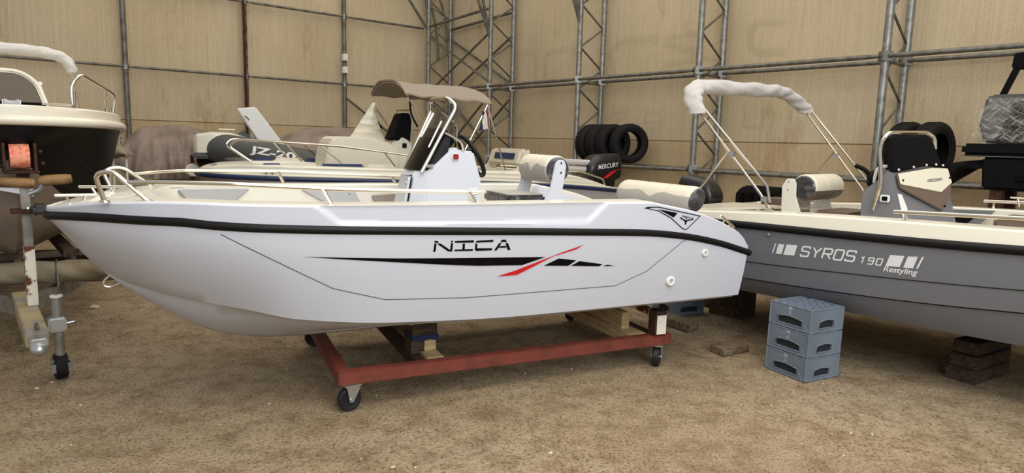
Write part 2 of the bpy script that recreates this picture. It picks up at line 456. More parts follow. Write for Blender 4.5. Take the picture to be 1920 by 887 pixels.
# trodden earth
def ground():
    m = mat('trodden_earth', '#8a7354', 0.95, spec=0.15); nt = m.node_tree; p = nt.nodes['Principled BSDF']; L = nt.links
    tc = nt.nodes.new('ShaderNodeTexCoord')
    def nz(scale, det=8, rough=.65):
        n = nt.nodes.new('ShaderNodeTexNoise'); n.inputs['Scale'].default_value = scale; n.inputs['Detail'].default_value = det; n.inputs['Roughness'].default_value = rough
        L.new(tc.outputs['Object'], n.inputs['Vector']); return n
    def ramp(n, els, out='Fac'):
        r = nt.nodes.new('ShaderNodeValToRGB'); e = r.color_ramp.elements
        e[0].position, e[0].color = els[0][0], rgb(els[0][1]); e[1].position, e[1].color = els[-1][0], rgb(els[-1][1])
        for q, c in els[1:-1]: x = e.new(q); x.color = rgb(c)
        L.new(n.outputs[out], r.inputs['Fac']); return r
    def mix(a, b, fac=1.0, mode='MULTIPLY'):
        x = nt.nodes.new('ShaderNodeMix'); x.data_type = 'RGBA'; x.blend_type = mode
        x.inputs['Factor'].default_value = fac; L.new(a, x.inputs['A']); L.new(b, x.inputs['B']); return x.outputs['Result']
    base = ramp(nz(.55), [(.32, '#c2ac8c'), (.5, '#d6c1a2'), (.68, '#dbc8ad')])
    mid = ramp(nz(5, 10, .7), [(.30, '#bdb4a6'), (.56, '#ffffff')])
    fine = ramp(nz(60, 6, .75), [(.36, '#5c5144'), (.47, '#e0dacf'), (.7, '#ffffff')])
    vo = nt.nodes.new('ShaderNodeTexVoronoi'); vo.inputs['Scale'].default_value = 85; L.new(tc.outputs['Object'], vo.inputs['Vector'])
    st = ramp(vo, [(.0, '#cfc4ae'), (.13, '#8b7a62'), (.2, '#7a6a52')], 'Distance')
    c = mix(mix(base.outputs['Color'], mid.outputs['Color'], .9), fine.outputs['Color'], .9)
    pk = ramp(nz(23, 3, .5), [(.62, '#000000'), (.7, '#ffffff')])
    x = nt.nodes.new('ShaderNodeMix'); x.data_type = 'RGBA'; L.new(pk.outputs['Color'], x.inputs['Factor']); L.new(c, x.inputs['A'])
    y = mix(c, st.outputs['Color'], .35, 'MIX'); L.new(y, x.inputs['B'])
    L.new(x.outputs['Result'], p.inputs['Base Color'])
    ad = nt.nodes.new('ShaderNodeMath'); ad.operation = 'MULTIPLY_ADD'; n1 = nz(9, 10, .7); n2 = nz(70, 5, .7)
    L.new(n1.outputs['Fac'], ad.inputs[0]); ad.inputs[1].default_value = 1.6; L.new(n2.outputs['Fac'], ad.inputs[2])
    bn = nt.nodes.new('ShaderNodeBump'); bn.inputs['Strength'].default_value = 1.0; bn.inputs['Distance'].default_value = .026
    L.new(ad.outputs[0], bn.inputs['Height']); L.new(bn.outputs['Normal'], p.inputs['Normal'])
    mb = MB(); rnd = random.Random(3); nx, ny = 70, 60; Q = []
    for i in range(nx + 1):
        Q.append([])
        for j in range(ny + 1):
            X, Y = -14 + 26 * i / nx, -4 + 24 * j / ny
            Q[-1].append(mb.v((X, Y, -.004 + .003 * math.sin(X * 2.1 + math.sin(Y * 1.3)) + .002 * math.sin(Y * 3.7 + X))))
    for i in range(nx):
        for j in range(ny): mb.face([Q[i][j], Q[i+1][j], Q[i+1][j+1], Q[i][j+1]])
    return struct(mb.build('floor', m, ang=60))
ground()
# scattered chips and pebbles: nobody could count them
def debris():
    rnd = random.Random(11); mb = MB()
    for i in range(700):
        Y = 2.4 + 6 * rnd.random() ** 1.3; X = (rnd.random() - .5) * 1.7 * Y
        s = rnd.uniform(.002, .0065); a = rnd.random() * 6.28; mb.mi = 1 if rnd.random() < .22 else 0
        c, n_ = math.cos(a), math.sin(a); l, w, h = s * rnd.uniform(1, 2.1), s, s * rnd.uniform(.35, .8)
        q = lambda u, v, z: (X + u * c - v * n_, Y + u * n_ + v * c, z)
        mb.hexa([q(-l,-w,-.004), q(l,-w,-.004), q(l,w,-.004), q(-l,w,-.004), q(-l*.6,-w*.6,h), q(l*.7,-w*.5,h), q(l*.5,w*.7,h), q(-l*.6,w*.5,h)])
    o = mb.build('gravel_chips', [mat('earth_crumbs', '#77644a', .95), M['paper']], ang=0)
    tag(o, 'small stones and pale chips strewn over the earth floor', 'gravel'); o['kind'] = 'stuff'
debris()

# ------------------------------------------------------------------ steel frame
def lattice(s, label, knee, zt=6.3, zn=3.75):
    t = thing('lattice_column', label, 'column', wp(s, 0, 0), 0, 'lattice columns along the side wall')
    q = lambda off, z, ds=0: D2 * ds + N2 * off + V(0, 0, z)
    MB().tube([q(0, 0), q(0, zt)], .047, 12).build('front_chord', M['galv'], t)
    MB().tube([q(.6, 0), q(.6, zt)], .047, 12).build('rear_chord', M['galv'], t)
    z, k = .45, 0
    while z + .36 < zt:
        a = (.02, .58) if k % 2 == 0 else (.58, .02)
        MB().tube([q(a[0], z), q(a[1], z + .36)], .017, 6).build('brace', M['pipe'], t)
        z += .36; k += 1
    for zz in (1.32, 2.77):
        for off in (0, .6):
            MB().box(-.062, .062, -.062, .062, zz - .06, zz + .06).build('clamp', M['galv'], t, bevel=.006).location = q(off, 0)
        MB().tube([q(0, zz - .05), q(.6, zz - .05)], .022, 6).build('tie', M['pipe'], t)
    if knee:
        for ds in (0, .0):
            pass
        MB().tube([q(-.02, zn), q(-.72, zn + 1.5)], .03, 8).build('knee_brace', M['pipe'], t)
        MB().tube([q(-.02, zn), q(-.44, zn + 1.5)], .03, 8).build('knee_brace', M['pipe'], t)
    return t
lattice(-4.98, 'grey lattice steel column in the far corner of the hall', False)
lattice(-2.68, 'grey lattice steel column just right of the taupe bimini top', True)
lattice(-.15, 'grey lattice steel column rising behind the row of four tyres', True)
lattice(2.33, 'grey lattice steel column behind the folded white bimini top', False)
lattice(4.93, 'grey lattice steel column behind the two tyres at the right', False)
def girt(name, label, pts, r=.03, m='pipe', group='girt pipes on the side wall'):
    a = Vector(pts[0]); t = thing(name, label, 'pipe', a, 0, group)
    d = Vector(pts[1]) - a; u = d.normalized(); L = d.length
    MB().tube([u * 0, u * .05, u * .14, u * (L - .14), u * (L - .05), u * L], [r*.75, r*.75, r, r, r*.75, r*.75], 14).build('tube', M[m], t)
    for k in (.03, L - .03): MB().sph(u * k + V(0, 0, .0), .02, 8, 5).build('bolt', M['galv'], t)
    return t
def bay(s0, s1, z, what):
    for off, nm in ((-.045, 'front'), (.555, 'rear')):
        girt('girt_pipe', f'{nm} horizontal steel pipe of the {what}', [wp(s0 + .06, off, z), wp(s1 - .06, off, z)])
bay(-4.98, -2.68, 2.77, 'upper pair in the corner bay')
bay(-2.68, -.15, 2.77, 'upper pair right of the taupe bimini')
bay(-.15, 2.33, 2.77, 'upper pair above the four tyres')
bay(2.33, 4.93, 2.77, 'upper pair above the folded white bimini')
bay(4.93, 7.6, 2.77, 'upper pair above the wrapped machine')
bay(-2.68, -.15, 1.30, 'lower pair left of the four tyres')
bay(-.15, 2.33, 1.30, 'lower pair under the four tyres')
bay(2.33, 4.93, 1.30, 'lower pair behind the folded white bimini')
bay(4.93, 7.6, 1.30, 'lower pair under the wrapped machine')
for off, nm in ((0, 'front'), (.6, 'rear')):
    girt('girt_pipe', f'{nm} steel pipe running high across the corner bay', [wp(-4.98, off, 4.2), wp(-2.68, off, 4.32)])
    girt('bracing_pipe', f'{nm} diagonal brace falling to the right high in the corner bay', [wp(-4.98, off, 4.0), wp(-2.68, off, 2.85)], .024, 'pipe', 'diagonal braces in the corner bay')
    girt('bracing_pipe', f'{nm} diagonal brace rising to the right high in the corner bay', [wp(-4.98, off, 2.72), wp(-2.68, off, 3.86)], .024, 'pipe', 'diagonal braces in the corner bay')
    girt('bracing_pipe', f'{nm} diagonal brace rising to the right behind the windshield', [wp(-4.98, off, .9), wp(-2.68, off, 2.6)], .024, 'pipe', 'diagonal braces in the corner bay')
    girt('bracing_pipe', f'{nm} diagonal brace falling to the right behind the windshield', [wp(-4.98, off, 2.6), wp(-2.68, off, 1.0)], .024, 'pipe', 'diagonal braces in the corner bay')
# end wall: slim posts and two long pipes
def lp(k, z, off=0.0): return wp(S0 - .02 + off, -k, z)
for k, m, r, label in ((2.0, 'pipe', .045, 'slim steel post on the end wall, nearest the corner'),
                       (4.06, 'rustpipe', .04, 'rusty slim steel post behind the upright white board'),
                       (6.12, 'pipe', .045, 'slim steel post standing behind the tarpaulin covered boat'),
                       (8.2, 'pipe', .05, 'slim steel post behind the black hulled boat')):
    t = thing('wall_post', label, 'post', lp(k, 0), 0, 'posts on the end wall')
    MB().tube([(0, 0, 0), (0, 0, 6.3)], r, 12).build('tube', M[m], t)
    for z in (2.78, 4.17): MB().lathe([(r, -.05), (r + .012, -.05), (r + .012, .05), (r, .05)], (0, 0, z), (0, 0, 1), 12).build('collar', M['galv'], t)
    if m == 'rustpipe':
        MB().box(-.02, .02, -.015, .015, 0, 6.3).build('perforated_strip', M['rust'], t).location = D2 * .045 + N2 * -.03
for z, w in ((2.78, 'middle'), (4.17, 'upper')):
    for a, b, nm in ((.0, 2.0, 'beside the corner'), (2.0, 4.06, 'right of the rusty post'), (4.06, 6.12, 'left of the rusty post'), (6.12, 8.2, 'above the black hulled boat'), (8.2, 12, 'at the far left')):
        girt('wall_pipe', f'{w} horizontal pipe of the end wall {nm}', [lp(a + .05, z, .03), lp(b - .05, z, .03)], .024, 'pipe', 'pipes across the end wall')
girt('bracing_pipe', 'diagonal brace low on the end wall behind the white canvas panel', [lp(2.0, 2.5, .05), lp(.1, 1.2, .05)], .024, 'pipe', 'braces of the end wall')
a0 = wp(-4.98, 0, 4.1)
for i, (dx, dz, lab) in enumerate(((-1.0, 1.2, 'long roof strut rising leftwards from the corner column'), (-.15, 1.35, 'short roof strut rising steeply from the corner column'))):
    girt('roof_strut', lab, [a0, a0 + N2 * dx * 1.0 + V(0, 0, dz)], .03, 'pipe', 'roof struts at the corner')
t = thing('arch_truss', 'lattice roof arch starting at the top of the corner column', 'truss', wp(-4.98, .6, 0))
arc = [N2 * (-.05 - 1.0 * (1 - math.cos(k * .16))) + V(0, 0, 3.6 + 1.9 * math.sin(k * .16)) for k in range(9)]
arc2 = [p + N2 * -.28 + V(0, 0, -.1) for p in arc]
MB().tube(arc, .03, 8).build('outer_chord', M['pipe'], t); MB().tube(arc2, .03, 8).build('inner_chord', M['pipe'], t)
for k in range(8): MB().tube([arc[k], arc2[k+1]] if k % 2 else [arc2[k], arc[k+1]], .012, 6).build('brace', M['pipe'], t)
for z, lab in ((3.33, 'upper small white box on the post nearest the corner'), (3.07, 'lower small cream box on the post nearest the corner')):
    t = thing('junction_box', lab, 'electrical box', lp(2.0, z, .09) + V(-.03, 0, 0), math.radians(-49.8), 'electrical boxes on the post')
    MB().box(-.045, .045, -.05, .05, -.07, .07).build('case', M['pipew'], t, bevel=.01)
    MB().box(.045, .051, -.04, .04, -.06, .06).build('lid', M['pipew'], t)

# ------------------------------------------------------------------ camera
TH, RO, F, H = math.radians(8.06), math.radians(1.5), 1250.0, 1.65
fw = V(0, math.cos(TH), -math.sin(TH)); r0 = V(1, 0, 0); u0 = r0.cross(fw)
rr = r0 * math.cos(RO) + u0 * math.sin(RO); uu = -r0 * math.sin(RO) + u0 * math.cos(RO)
cam = bpy.data.objects.new('camera', bpy.data.cameras.new('camera')); COL.objects.link(cam)
cam.matrix_world = Matrix(((rr.x, uu.x, -fw.x, 0), (rr.y, uu.y, -fw.y, 0), (rr.z, uu.z, -fw.z, H), (0, 0, 0, 1)))
cam.data.sensor_fit = 'HORIZONTAL'; cam.data.sensor_width = 36; cam.data.lens = F / 1920 * 36; cam.data.clip_start = .05
SC.camera = cam
# ------------------------------------------------------------------ light: translucent roof above, open doors behind the viewer; added fill over the foreground
w = bpy.data.worlds.new('daylight'); SC.world = w; w.use_nodes = True
w.node_tree.nodes['Background'].inputs['Color'].default_value = (0.95, 0.96, 1.0, 1)
w.node_tree.nodes['Background'].inputs['Strength'].default_value = 0.52
def area(name, loc, rot, sx, sy, power, col):
    l = bpy.data.lights.new(name, 'AREA'); l.shape = 'RECTANGLE'; l.size = sx; l.size_y = sy; l.energy = power; l.color = col
    o = bpy.data.objects.new(name, l); COL.objects.link(o); o.location = loc; o.rotation_euler = rot; return o
area('roof_daylight', (0.5, 7.0, 7.5), (0, 0, math.radians(-50)), 15, 10, 680, (1, .93, .8))
area('door_daylight', (2.6, -2.6, 4.2), (math.radians(50), 0, math.radians(12)), 6, 4, 430, (.9, .95, 1))
area('foreground_fill', (.9, 1.3, 5.2), (math.radians(8), 0, 0), 3.2, 2.6, 170, (1, .95, .86))  # added fill lamp, brightens the foreground floor
SC.view_settings.view_transform = 'Standard'; SC.view_settings.look = 'None'
SC.view_settings.gamma = 1; SC.view_settings.use_curve_mapping = False
SC.view_settings.exposure = 0.0
SC.cycles.max_bounces = 8; SC.cycles.transparent_max_bounces = 12
# ================================================================== white boat in front
NB = thing('motor_boat', 'white open boat with black rub rail and NICA lettering on a red trolley', 'boat', (-.269, 4.99, 0), math.radians(25.11))
kK = [(-2.69,1.15),(-2.646,1.09),(-2.54,.943),(-2.41,.79),(-2.14,.568),(-1.9,.417),(-1.7,.345),(-1.5,.308),(-1.2,.295),(-.9,.297),(0,.33),(1.8,.42)]
kCT = [(-2.69,0),(-2.42,0),(-2.303,.12),(-2.017,.40),(-1.641,.62),(-1.392,.74),(-.852,.83),(0,.85),(1.8,.86)]
kCZ = [(-2.69,1.151),(-2.646,1.091),(-2.54,.944),(-2.42,.802),(-2.303,.764),(-2.017,.715),(-1.641,.655),(-1.392,.61),(-.852,.566),(0,.538),(1.8,.545)]
kRT = [(-2.69,0),(-2.68,.10),(-2.65,.19),(-2.58,.30),(-2.48,.42),(-2.34,.54),(-2.15,.68),(-2.0,.76),(-1.82,.84),(-1.57,.91),(-1.1,.97),(-.5,1.0),(.6,1.0),(1.3,.98),(1.8,.95)]
kRZ = [(-2.69,1.17),(-2.58,1.183),(-2.4,1.192),(-2.0,1.189),(-1.82,1.174),(-1.57,1.16),(-.5,1.122),(.37,1.088),(.83,1.067),(1.16,1.032),(1.49,.97),(1.8,.885)]
kGZ = [(-2.69,1.215),(-2.6,1.235),(-2.36,1.278),(-2.0,1.296),(-1.56,1.288),(-1,1.282),(.59,1.28),(.86,1.278),(.95,1.262),(1.27,1.2),(1.66,1.06),(1.75,1.0),(1.8,.94)]
def nprof(x):
    zk, tc, zc, tr, zr = spl(kK, x), spl(kCT, x), spl(kCZ, x), spl(kRT, x), spl(kRZ, x)
    if tc < .003: tc, zc = 0.0, zk + .0005
    b = max(0, min(1, (-.9 - x) / .9)); P = [(0, zk)]
    for w in (.25, .5, .75): P.append((tc * w, zk + (zc - zk) * (w - .22 * b * math.sin(PI * w))))
    P.append((tc, zc))
    k = min(1, tc * 3.5); s_ = max(0, min(1, (x + 2.1) / .8)); s_ = s_*s_*(3-2*s_); P[-2] = (P[-2][0] + (tc - .055 * k - P[-2][0]) * s_, P[-2][1] + (zc - .03 * k - P[-2][1]) * s_)
    P[-1] = (max(0, tc - .030 * k), zc - .012 * k)
    P.append((tc + .012 * min(1, tc * 4), zc))
    e = 1.25 + .5 * b
    for k in (1, 2, 3, 4, 5, 6):
        w = k / 6; P.append((tc + .012 * min(1, tc*4) + (tr - .03*min(1,tr*3) - tc) * (1 - (1 - w) ** e), zc + (zr - zc) * w))
    return P
def ndisp(x, z):
    def ss(a, b, v): t = max(0, min(1, (v - a) / (b - a))); return t * t * (3 - 2 * t)
    zb = 1.180 - .024 * (x + 1.19) / 1.575
    u0, u1 = -1.29 + (1.262 - z) / .082 * .10, .50 - (1.262 - z) / .11 * .115
    return .016 * ss(u0 - .006, u0 + .02, x) * (1 - ss(u1 - .02, u1 + .006, x)) * ss(zb - .006, zb + .012, z)
def frange(a, b, n): return [a + (b - a) * i / n for i in range(n)]
nxs = [-2.69, -2.685, -2.675, -2.66, -2.64, -2.61] + frange(-2.58, -1.35, 26) + frange(-1.35, -1.1, 14) + frange(-1.1, .3, 20) + frange(.3, .55, 14) + frange(.55, 1.8, 26) + [1.8]
def nin(x): return 0.0 if x < -2.13 else max(0, spl(kRT, x) - .04 - .17) * min(1, .70 + (x + 2.13) / .4)
NH = Hull(nxs, nprof, lambda x: max(0, spl(kRT, x) - .024 * min(1, spl(kRT, x) * 4)), lambda x: spl(kGZ, x), nin,
          lambda x: spl(kGZ, x) - .004 if x < -2.13 else (.88 if x < 1.5 else .82), ndisp, 10)
NH.i0 = 5
NH.hull_mesh().build('hull', M['gel'], NB, ang=28)
NH.deck_mesh(True).build('deck', [M['gel'], M['deck']], NB, ang=40)  # cream on cap and liner paints in the warm light from above
p = NH.rail_path(.0); full = [V(*q) for q in reversed([(x, -y, z) for x, y, z in p])]
full = [V(x, -y, z) for x, y, z in [(a, -b, c) for a, b, c in [(q[0], q[1], q[2]) for q in p]]]
def wrap_rail(hull, out=0.0, dz=0.0, stern=True):
    near = hull.rail_path(out, dz); far = [(x, -y, z) for x, y, z in near]
    return near, far
near, far = wrap_rail(NH, -.006)
path = [V(*q) for q in reversed(near)] + [V(*q) for q in far[1:]]
MB().tube([path[0] + V(.03, 0, -.012)] + path + [path[-1] + V(.03, 0, -.012)], .021, 10, ry=.024, up=(0, 0, 1)).build('rub_rail', M['rubber'], NB)
nside = lambda u, v: (u, -NH.side(u, v) - .003, v)
ntop = lambda u, v: (u, -NH.top(u, v) - .003, v)
for sg in (-1, 1):
    MB().tube([(x, sg * nprof(x)[2][0], nprof(x)[2][1] + .004) for x in frange(-1.5, 1.75, 40)], [min(.010, .0012 + .0016 * i) for i in range(40)], 6).build('spray_rail', M['gel'], NB)
# --- printed marks
decal('stripe_black', NB, M['black'], [
    [(-1.392,1.0),(-.859,.972),(.086,.936),(-.075,.89),(-.365,.902),(-.503,.913)],
    [(.081,.878),(.183,.921),(.316,.902),(.26,.867)], [(.28,.866),(.341,.895),(.523,.864),(.497,.851)], [(.527,.849),(.56,.858),(.621,.847)]], nside)
decal('stripe_red', NB, M['red'], [[(-.237,.825),(-.099,.828),(.141,.938),(.301,.977),(.357,1.006),(.196,.96),(-.12,.856)]], lambda u, v: (u, -NH.side(u, v) - .0045, v))
decal('lettering', NB, M['black'], [
    [(-.659,1.004),(-.645,1.004),(-.642,1.054),(-.655,1.054)], [(-.655,1.059),(-.655,1.07),(-.636,1.069),(-.628,1.058)],
    [(-.641,1.054),(-.618,1.053),(-.556,1.011),(-.556,1.002),(-.568,1.003)], [(-.556,1.002),(-.542,1.001),(-.542,1.053),(-.554,1.054)], [(-.554,1.058),(-.554,1.067),(-.542,1.067),(-.542,1.058)],
    [(-.53,1.054),(-.53,1.065),(-.411,1.065),(-.41,1.051)], [(-.48,1.012),(-.48,1.047),(-.466,1.047),(-.465,1.012)], [(-.529,1.003),(-.529,1.012),(-.412,1.011),(-.412,.999)],
    [(-.401,1.05),(-.392,1.061),(-.283,1.063),(-.285,1.05)], [(-.4,1.044),(-.387,1.043),(-.386,1.014),(-.288,1.01),(-.288,.997),(-.391,.998),(-.4,1.007)],
    [(-.238,1.047),(-.228,1.061),(-.203,1.061),(-.192,1.046)], [(-.274,.996),(-.244,1.041),(-.228,1.04),(-.257,.995)], [(-.183,.994),(-.202,1.039),(-.186,1.039),(-.163,.994)], [(-.245,1.011),(-.239,1.021),(-.198,1.021),(-.192,1.01)]], nside)
eo = [(.809,1.236),(.836,1.241),(.923,1.241),(1.298,1.17),(1.198,1.085),(1.178,1.078),(1.152,1.085),(1.042,1.162),(.925,1.216)]
ei = [(.86,1.234),(.924,1.237),(1.281,1.167),(1.191,1.089),(1.175,1.084),(1.156,1.09),(1.049,1.165),(.933,1.221)]
em = stroke(eo, .006, True) + [[(.924,1.227),(1.093,1.196),(1.063,1.166)],
    [(1.116,1.17),(1.121,1.159),(1.16,1.139),(1.172,1.122),(1.18,1.122),(1.186,1.138),(1.24,1.144),(1.245,1.152),(1.185,1.146),(1.177,1.142),(1.164,1.147)],
    [(1.164,1.122),(1.182,1.122),(1.174,1.11)], [(1.169,1.159),(1.184,1.159),(1.178,1.149)], [(.809,1.236),(.836,1.241),(.862,1.236),(.84,1.232)]]
emb = decal('emblem', NB, M['black'], em, ntop, .06)
tm = text_mesh('TRIMARCHI', 0, 0, .013, .105, 0, .01)
_decal(tm, 'emblem_lettering', emb, M['black'], lambda u, v: ntop(1.132 + u, 1.168 - u * .19 + v), .05)
crease = [(-1.79,1.128),(-1.217,.803),(-.922,.72),(-.423,.697),(.656,.701),(.891,.79),(1.15,.985),(1.2,1.01)]
decal('hull_crease', NB, mat('crease_shade_line', '#5a5a60', .6), stroke(crease, .005), lambda u, v: (u, -NH.side(u, v) - .0015, v), .05)  # flat dark line, the shade of the crease put into colour
for x, z, r in ((1.382,.901,.028),(1.121,.704,.038)):
    y = -NH.side(x, z)
    o = MB().lathe([(r, 0), (r, .006), (r*.8, .013), (r*.45, .013), (r*.38, .006), (1e-4, .006)], (x, y, z), (0, -1, 0), 20).build('skin_fitting', M['pipew'], NB)
    MB().lathe([(r*.36, 0), (r*.36, .008), (1e-4, .008)], (x, y, z), (0, -1, 0), 12).build('outlet', M['panelg'], o)
MB().tube(smooth([(-2.39,.0,.79),(-2.425,0,.755),(-2.43,0,.725),(-2.40,0,.712),(-2.36,0,.725),(-2.33,0,.745)], 5), .008, 8).build('bow_eye', M['steel'], NB)
# --- rails
def bowrail(sg, loop, run, posts):
    P = fillet([V(*q) for q in loop], .09, 6)
    o = MB().tube(P, .0125, 10).build('bow_rail', M['steel'], NB)
    MB().tube(fillet([V(*q) for q in run], .08, 5), .0125, 10).build('hand_rail', M['steel'], o)
    for a, b in posts: MB().tube([a, b], .0125, 8).build('stanchion', M['steel'], o)
    for q in (loop[0], loop[-1]): MB().lathe([(.026, 0), (.022, .01), (.014, .012)], q, (0, 0, 1), 12).build('foot', M['steel'], o)
bowrail(-1, [(-2.336,-.56,1.28),(-2.375,-.57,1.43),(-2.29,-.6,1.448),(-2.128,-.63,1.285)],
        [(-2.222,-.612,1.388),(-2.1,-.66,1.392),(-1.75,-.80,1.392),(-1.14,-.87,1.362),(-.31,-.88,1.345)],
        [((-1.268,-.86,1.368),(-1.225,-.88,1.283)), ((-.41,-.88,1.347),(-.375,-.89,1.28))])
bowrail(1, [(-2.42,.56,1.265),(-2.47,.57,1.395),(-2.36,.6,1.418),(-2.185,.63,1.28)],
        [(-2.285,.61,1.365),(-2.2,.66,1.372),(-2.0,.82,1.38),(-1.3,.86,1.378),(-.34,.85,1.335)],
        [((-1.33,.85,1.378),(-1.285,.86,1.283)), ((-.43,.85,1.338),(-.39,.86,1.28))])
def cleat(root, at, ang, L=.17, h=.035, m='steel', name='cleat'):
    mb = MB(); c, s_ = math.cos(ang), math.sin(ang); at = Vector(at)
    d = V(c, s_, 0)
    mb.tube([at - d * L/2 + V(0,0,h), at + d * L/2 + V(0,0,h)], .009, 8)
    for k in (-1, 1): mb.tube([at + d * k * L * .16 + V(0,0,-.005), at + d * k * L * .24 + V(0,0,h)], .008, 8)
    return mb.build(name, M[m], root)
cleat(NB, (-2.52, -.17, 1.252), .12, .2, .035); cleat(NB, (-2.43, .22, 1.272), -.05, .26, .035)
c_ = cleat(NB, (0, 0, 0), 0, .16, .03); c_.location = (1.6, -.90, 1.09); c_.rotation_euler = (0, math.radians(34), 0)
MB().lathe([(.03, 0), (.026, .008), (1e-4, .01)], (-2.19, -.28, 1.286), (0, 0, 1), 14).build('filler_cap', M['steel'], NB)
MB().prism([(-2.06,.30,1.294),(-1.99,.33,1.294),(-1.97,.22,1.294),(-2.05,.2,1.294)], (0, 0, .004)).build('hatch_plate', M['panelg'], NB)
# --- cockpit panels on the far side
def side_panel(name, pts, m, y0=.70, th=.02, knob=None):
    yy = lambda x, z: nin(x) - .034 - (1.28 - z) * .06
    y0 = yy(*knob) if knob else y0
    o = MB().prism([(x, yy(x, z), z) for x, z in pts], (0, th, 0)).build(name, m, NB, bevel=.004)
    if knob: MB().lathe([(.011, 0), (.009, .008), (1e-4, .009)], (knob[0], y0 - .005, knob[1]), (0, -1, 0), 10).build('knob', M['zinc'], o)
    return o
side_panel('side_cushion', [(-2.02,1.265),(-1.55,1.255),(-1.73,1.10),(-1.90,1.10)], M['panelg'], .61, .03, (-1.95,1.235))
side_panel('side_cushion', [(-1.17,1.245),(-.76,1.235),(-.68,1.08),(-.93,1.10)], M['panelg'], .69, .03, (-.80,1.215))
side_panel('side_locker', [(-.62,1.19),(-.42,1.20),(-.42,1.06),(-.56,1.06)], M['panelb'], .71, .015)
# --- console
con = MB()
sec = lambda x, z, w: None
near = [(-.49,.87),(-.49,1.21),(-.46,1.38),(-.43,1.44),(-.25,1.615),(-.24,1.588),(-.13,1.578),(-.07,1.38),(-.06,1.20),(-.06,.87)]
fr = [(-.585,.87),(-.585,1.2),(-.545,1.40),(-.50,1.455),(-.33,1.60),(-.25,1.588),(-.13,1.578),(-.07,1.38),(-.06,1.20),(-.06,.87)]
con.rings([[(x, -.24, z) for x, z in near], [(x, -.155, z) for x, z in fr], [(x, .155, z) for x, z in fr], [(x, .24, z) for x, z in near]], True, True)
CN = con.build('console', M['gel'], NB, ang=20, bevel=.012)
h_ = MB().prism([(-.587,-.145,1.18),(-.587,.125,1.18),(-.554,.10,1.355),(-.545,.09,1.375),(-.545,-.12,1.39),(-.552,-.135,1.37)], (-.02, 0, .004)).build('console_door', M['gel'], CN, bevel=.006)
MB().tube([V(-.585-.004,-.155,1.165),V(-.585-.004,.14,1.165),V(-.546-.004,.115,1.365),V(-.538-.004,.10,1.386),V(-.536-.004,-.128,1.402),V(-.548-.004,-.15,1.38)], .006, 6, closed=True).build('door_seal', M['rubber'], CN)
for z in (1.215, 1.35): MB().lathe([(.011,0),(.009,.006),(1e-4,.007)], (-.608+(z-1.2)*.19,-.12,z), (-1,0,.2), 10).build('latch', M['zinc'], h_)
MB().box(-.42,-.12,-.2,.2,1.56,1.585).build('dash_top', M['dash'], CN)
MB().prism([(-.43,-.205,1.47),(-.255,-.205,1.64),(-.33,-.205,1.74),(-.47,-.205,1.50)], (0,.41,0)).build('dash_hood', M['dash'], CN, bevel=.006)
MB().box(-.295,-.24,-.256,-.236,1.515,1.565).build('lamp_base', M['pipew'], CN, bevel=.008)
MB().box(-.287,-.248,-.264,-.250,1.522,1.558).build('side_light', M['redlamp'], CN, bevel=.004)
vt = MB()
for k in range(5): vt.tube(smooth([(-.165, -.242, 1.245 + k * .018), (-.13, -.252, 1.241 + k * .018), (-.095, -.242, 1.245 + k * .018)], 3), .005, 6)
vt.build('vent', M['pipew'], CN)
# windshield: smoked acrylic, darker lower band, wings along the sides
def shield(z0, z1, m, name, out=0.0):
    R = []
    for t in (0, .25, .5, .75, 1):
        z = z0 + (z1 - z0) * t; k = (z - 1.44) / .46
        xb = -.52 + .235 * k; w = .20 + .012 * (1 - k)
        R.append([(xb + .18 - .14 * k, -w - .012, z), (xb + .10, -w - .008, z), (xb + .035, -w + .01, z), (xb + .004, -w + .05, z), (xb - .012, 0, z), (xb + .004, w - .05, z), (xb + .035, w - .01, z), (xb + .10, w + .008, z), (xb + .18 - .14 * k, w + .012, z)])
    mb = MB(); mb.rings(R, False, False); return mb.build(name, m, CN, ang=60)
shield(1.67, 1.89, M['smoke'], 'windshield'); shield(1.44, 1.67, M['smoked'], 'windshield_base')
fr_ = fillet([V(-.50,-.215,1.43),V(-.255,-.225,1.885),V(-.30,-.17,1.94),V(-.315,.17,1.945),V(-.285,.225,1.885),V(-.50,.215,1.43)], .07, 6)
MB().tube(fr_, .0135, 10).build('windshield_frame', M['steel'], CN)
MB().tube(fillet([V(-.30,-.19,1.79),V(-.24,.16,1.86),V(-.09,.21,1.77),V(-.11,.2,1.56)], .06), .010, 8).build('grab_rail', M['steel'], CN)
MB().tube(fillet([V(-.34,-.235,1.70),V(-.22,-.245,1.64),V(-.205,-.235,1.575)], .04), .009, 8).build('side_grip', M['steel'], CN)
MB().tube([V(-.45,-.21,1.60),V(-.36,-.21,1.78)], .007, 8).build('shield_stay', M['steel'], CN)
MB().cyl((-.47,-.2,1.47),(-.43,-.245,1.475),.012,8).build('hinge', M['zinc'], CN)
ax = V(.86, -.06, .5).normalized(); e1 = V(0, 1, .1).normalized(); e2 = ax.cross(e1).normalized(); wc = V(-.045, .02, 1.54)
sw = MB().tube([wc + e1 * (.165 * math.cos(2*PI*k/40)) + e2 * (.165 * math.sin(2*PI*k/40)) for k in range(40)], .0165, 10, closed=True).build('steering_wheel', M['rubber'], CN)
for a in (.5, 2.6, 4.7): MB().tube([wc - ax * .04, wc + e1 * (.16 * math.cos(a)) + e2 * (.16 * math.sin(a))], .011, 8).build('spoke', M['black'], sw)
MB().lathe([(.03, .01), (.035, -.02), (.03, -.08), (.02, -.12)], wc, ax, 16).build('hub', M['black'], sw)
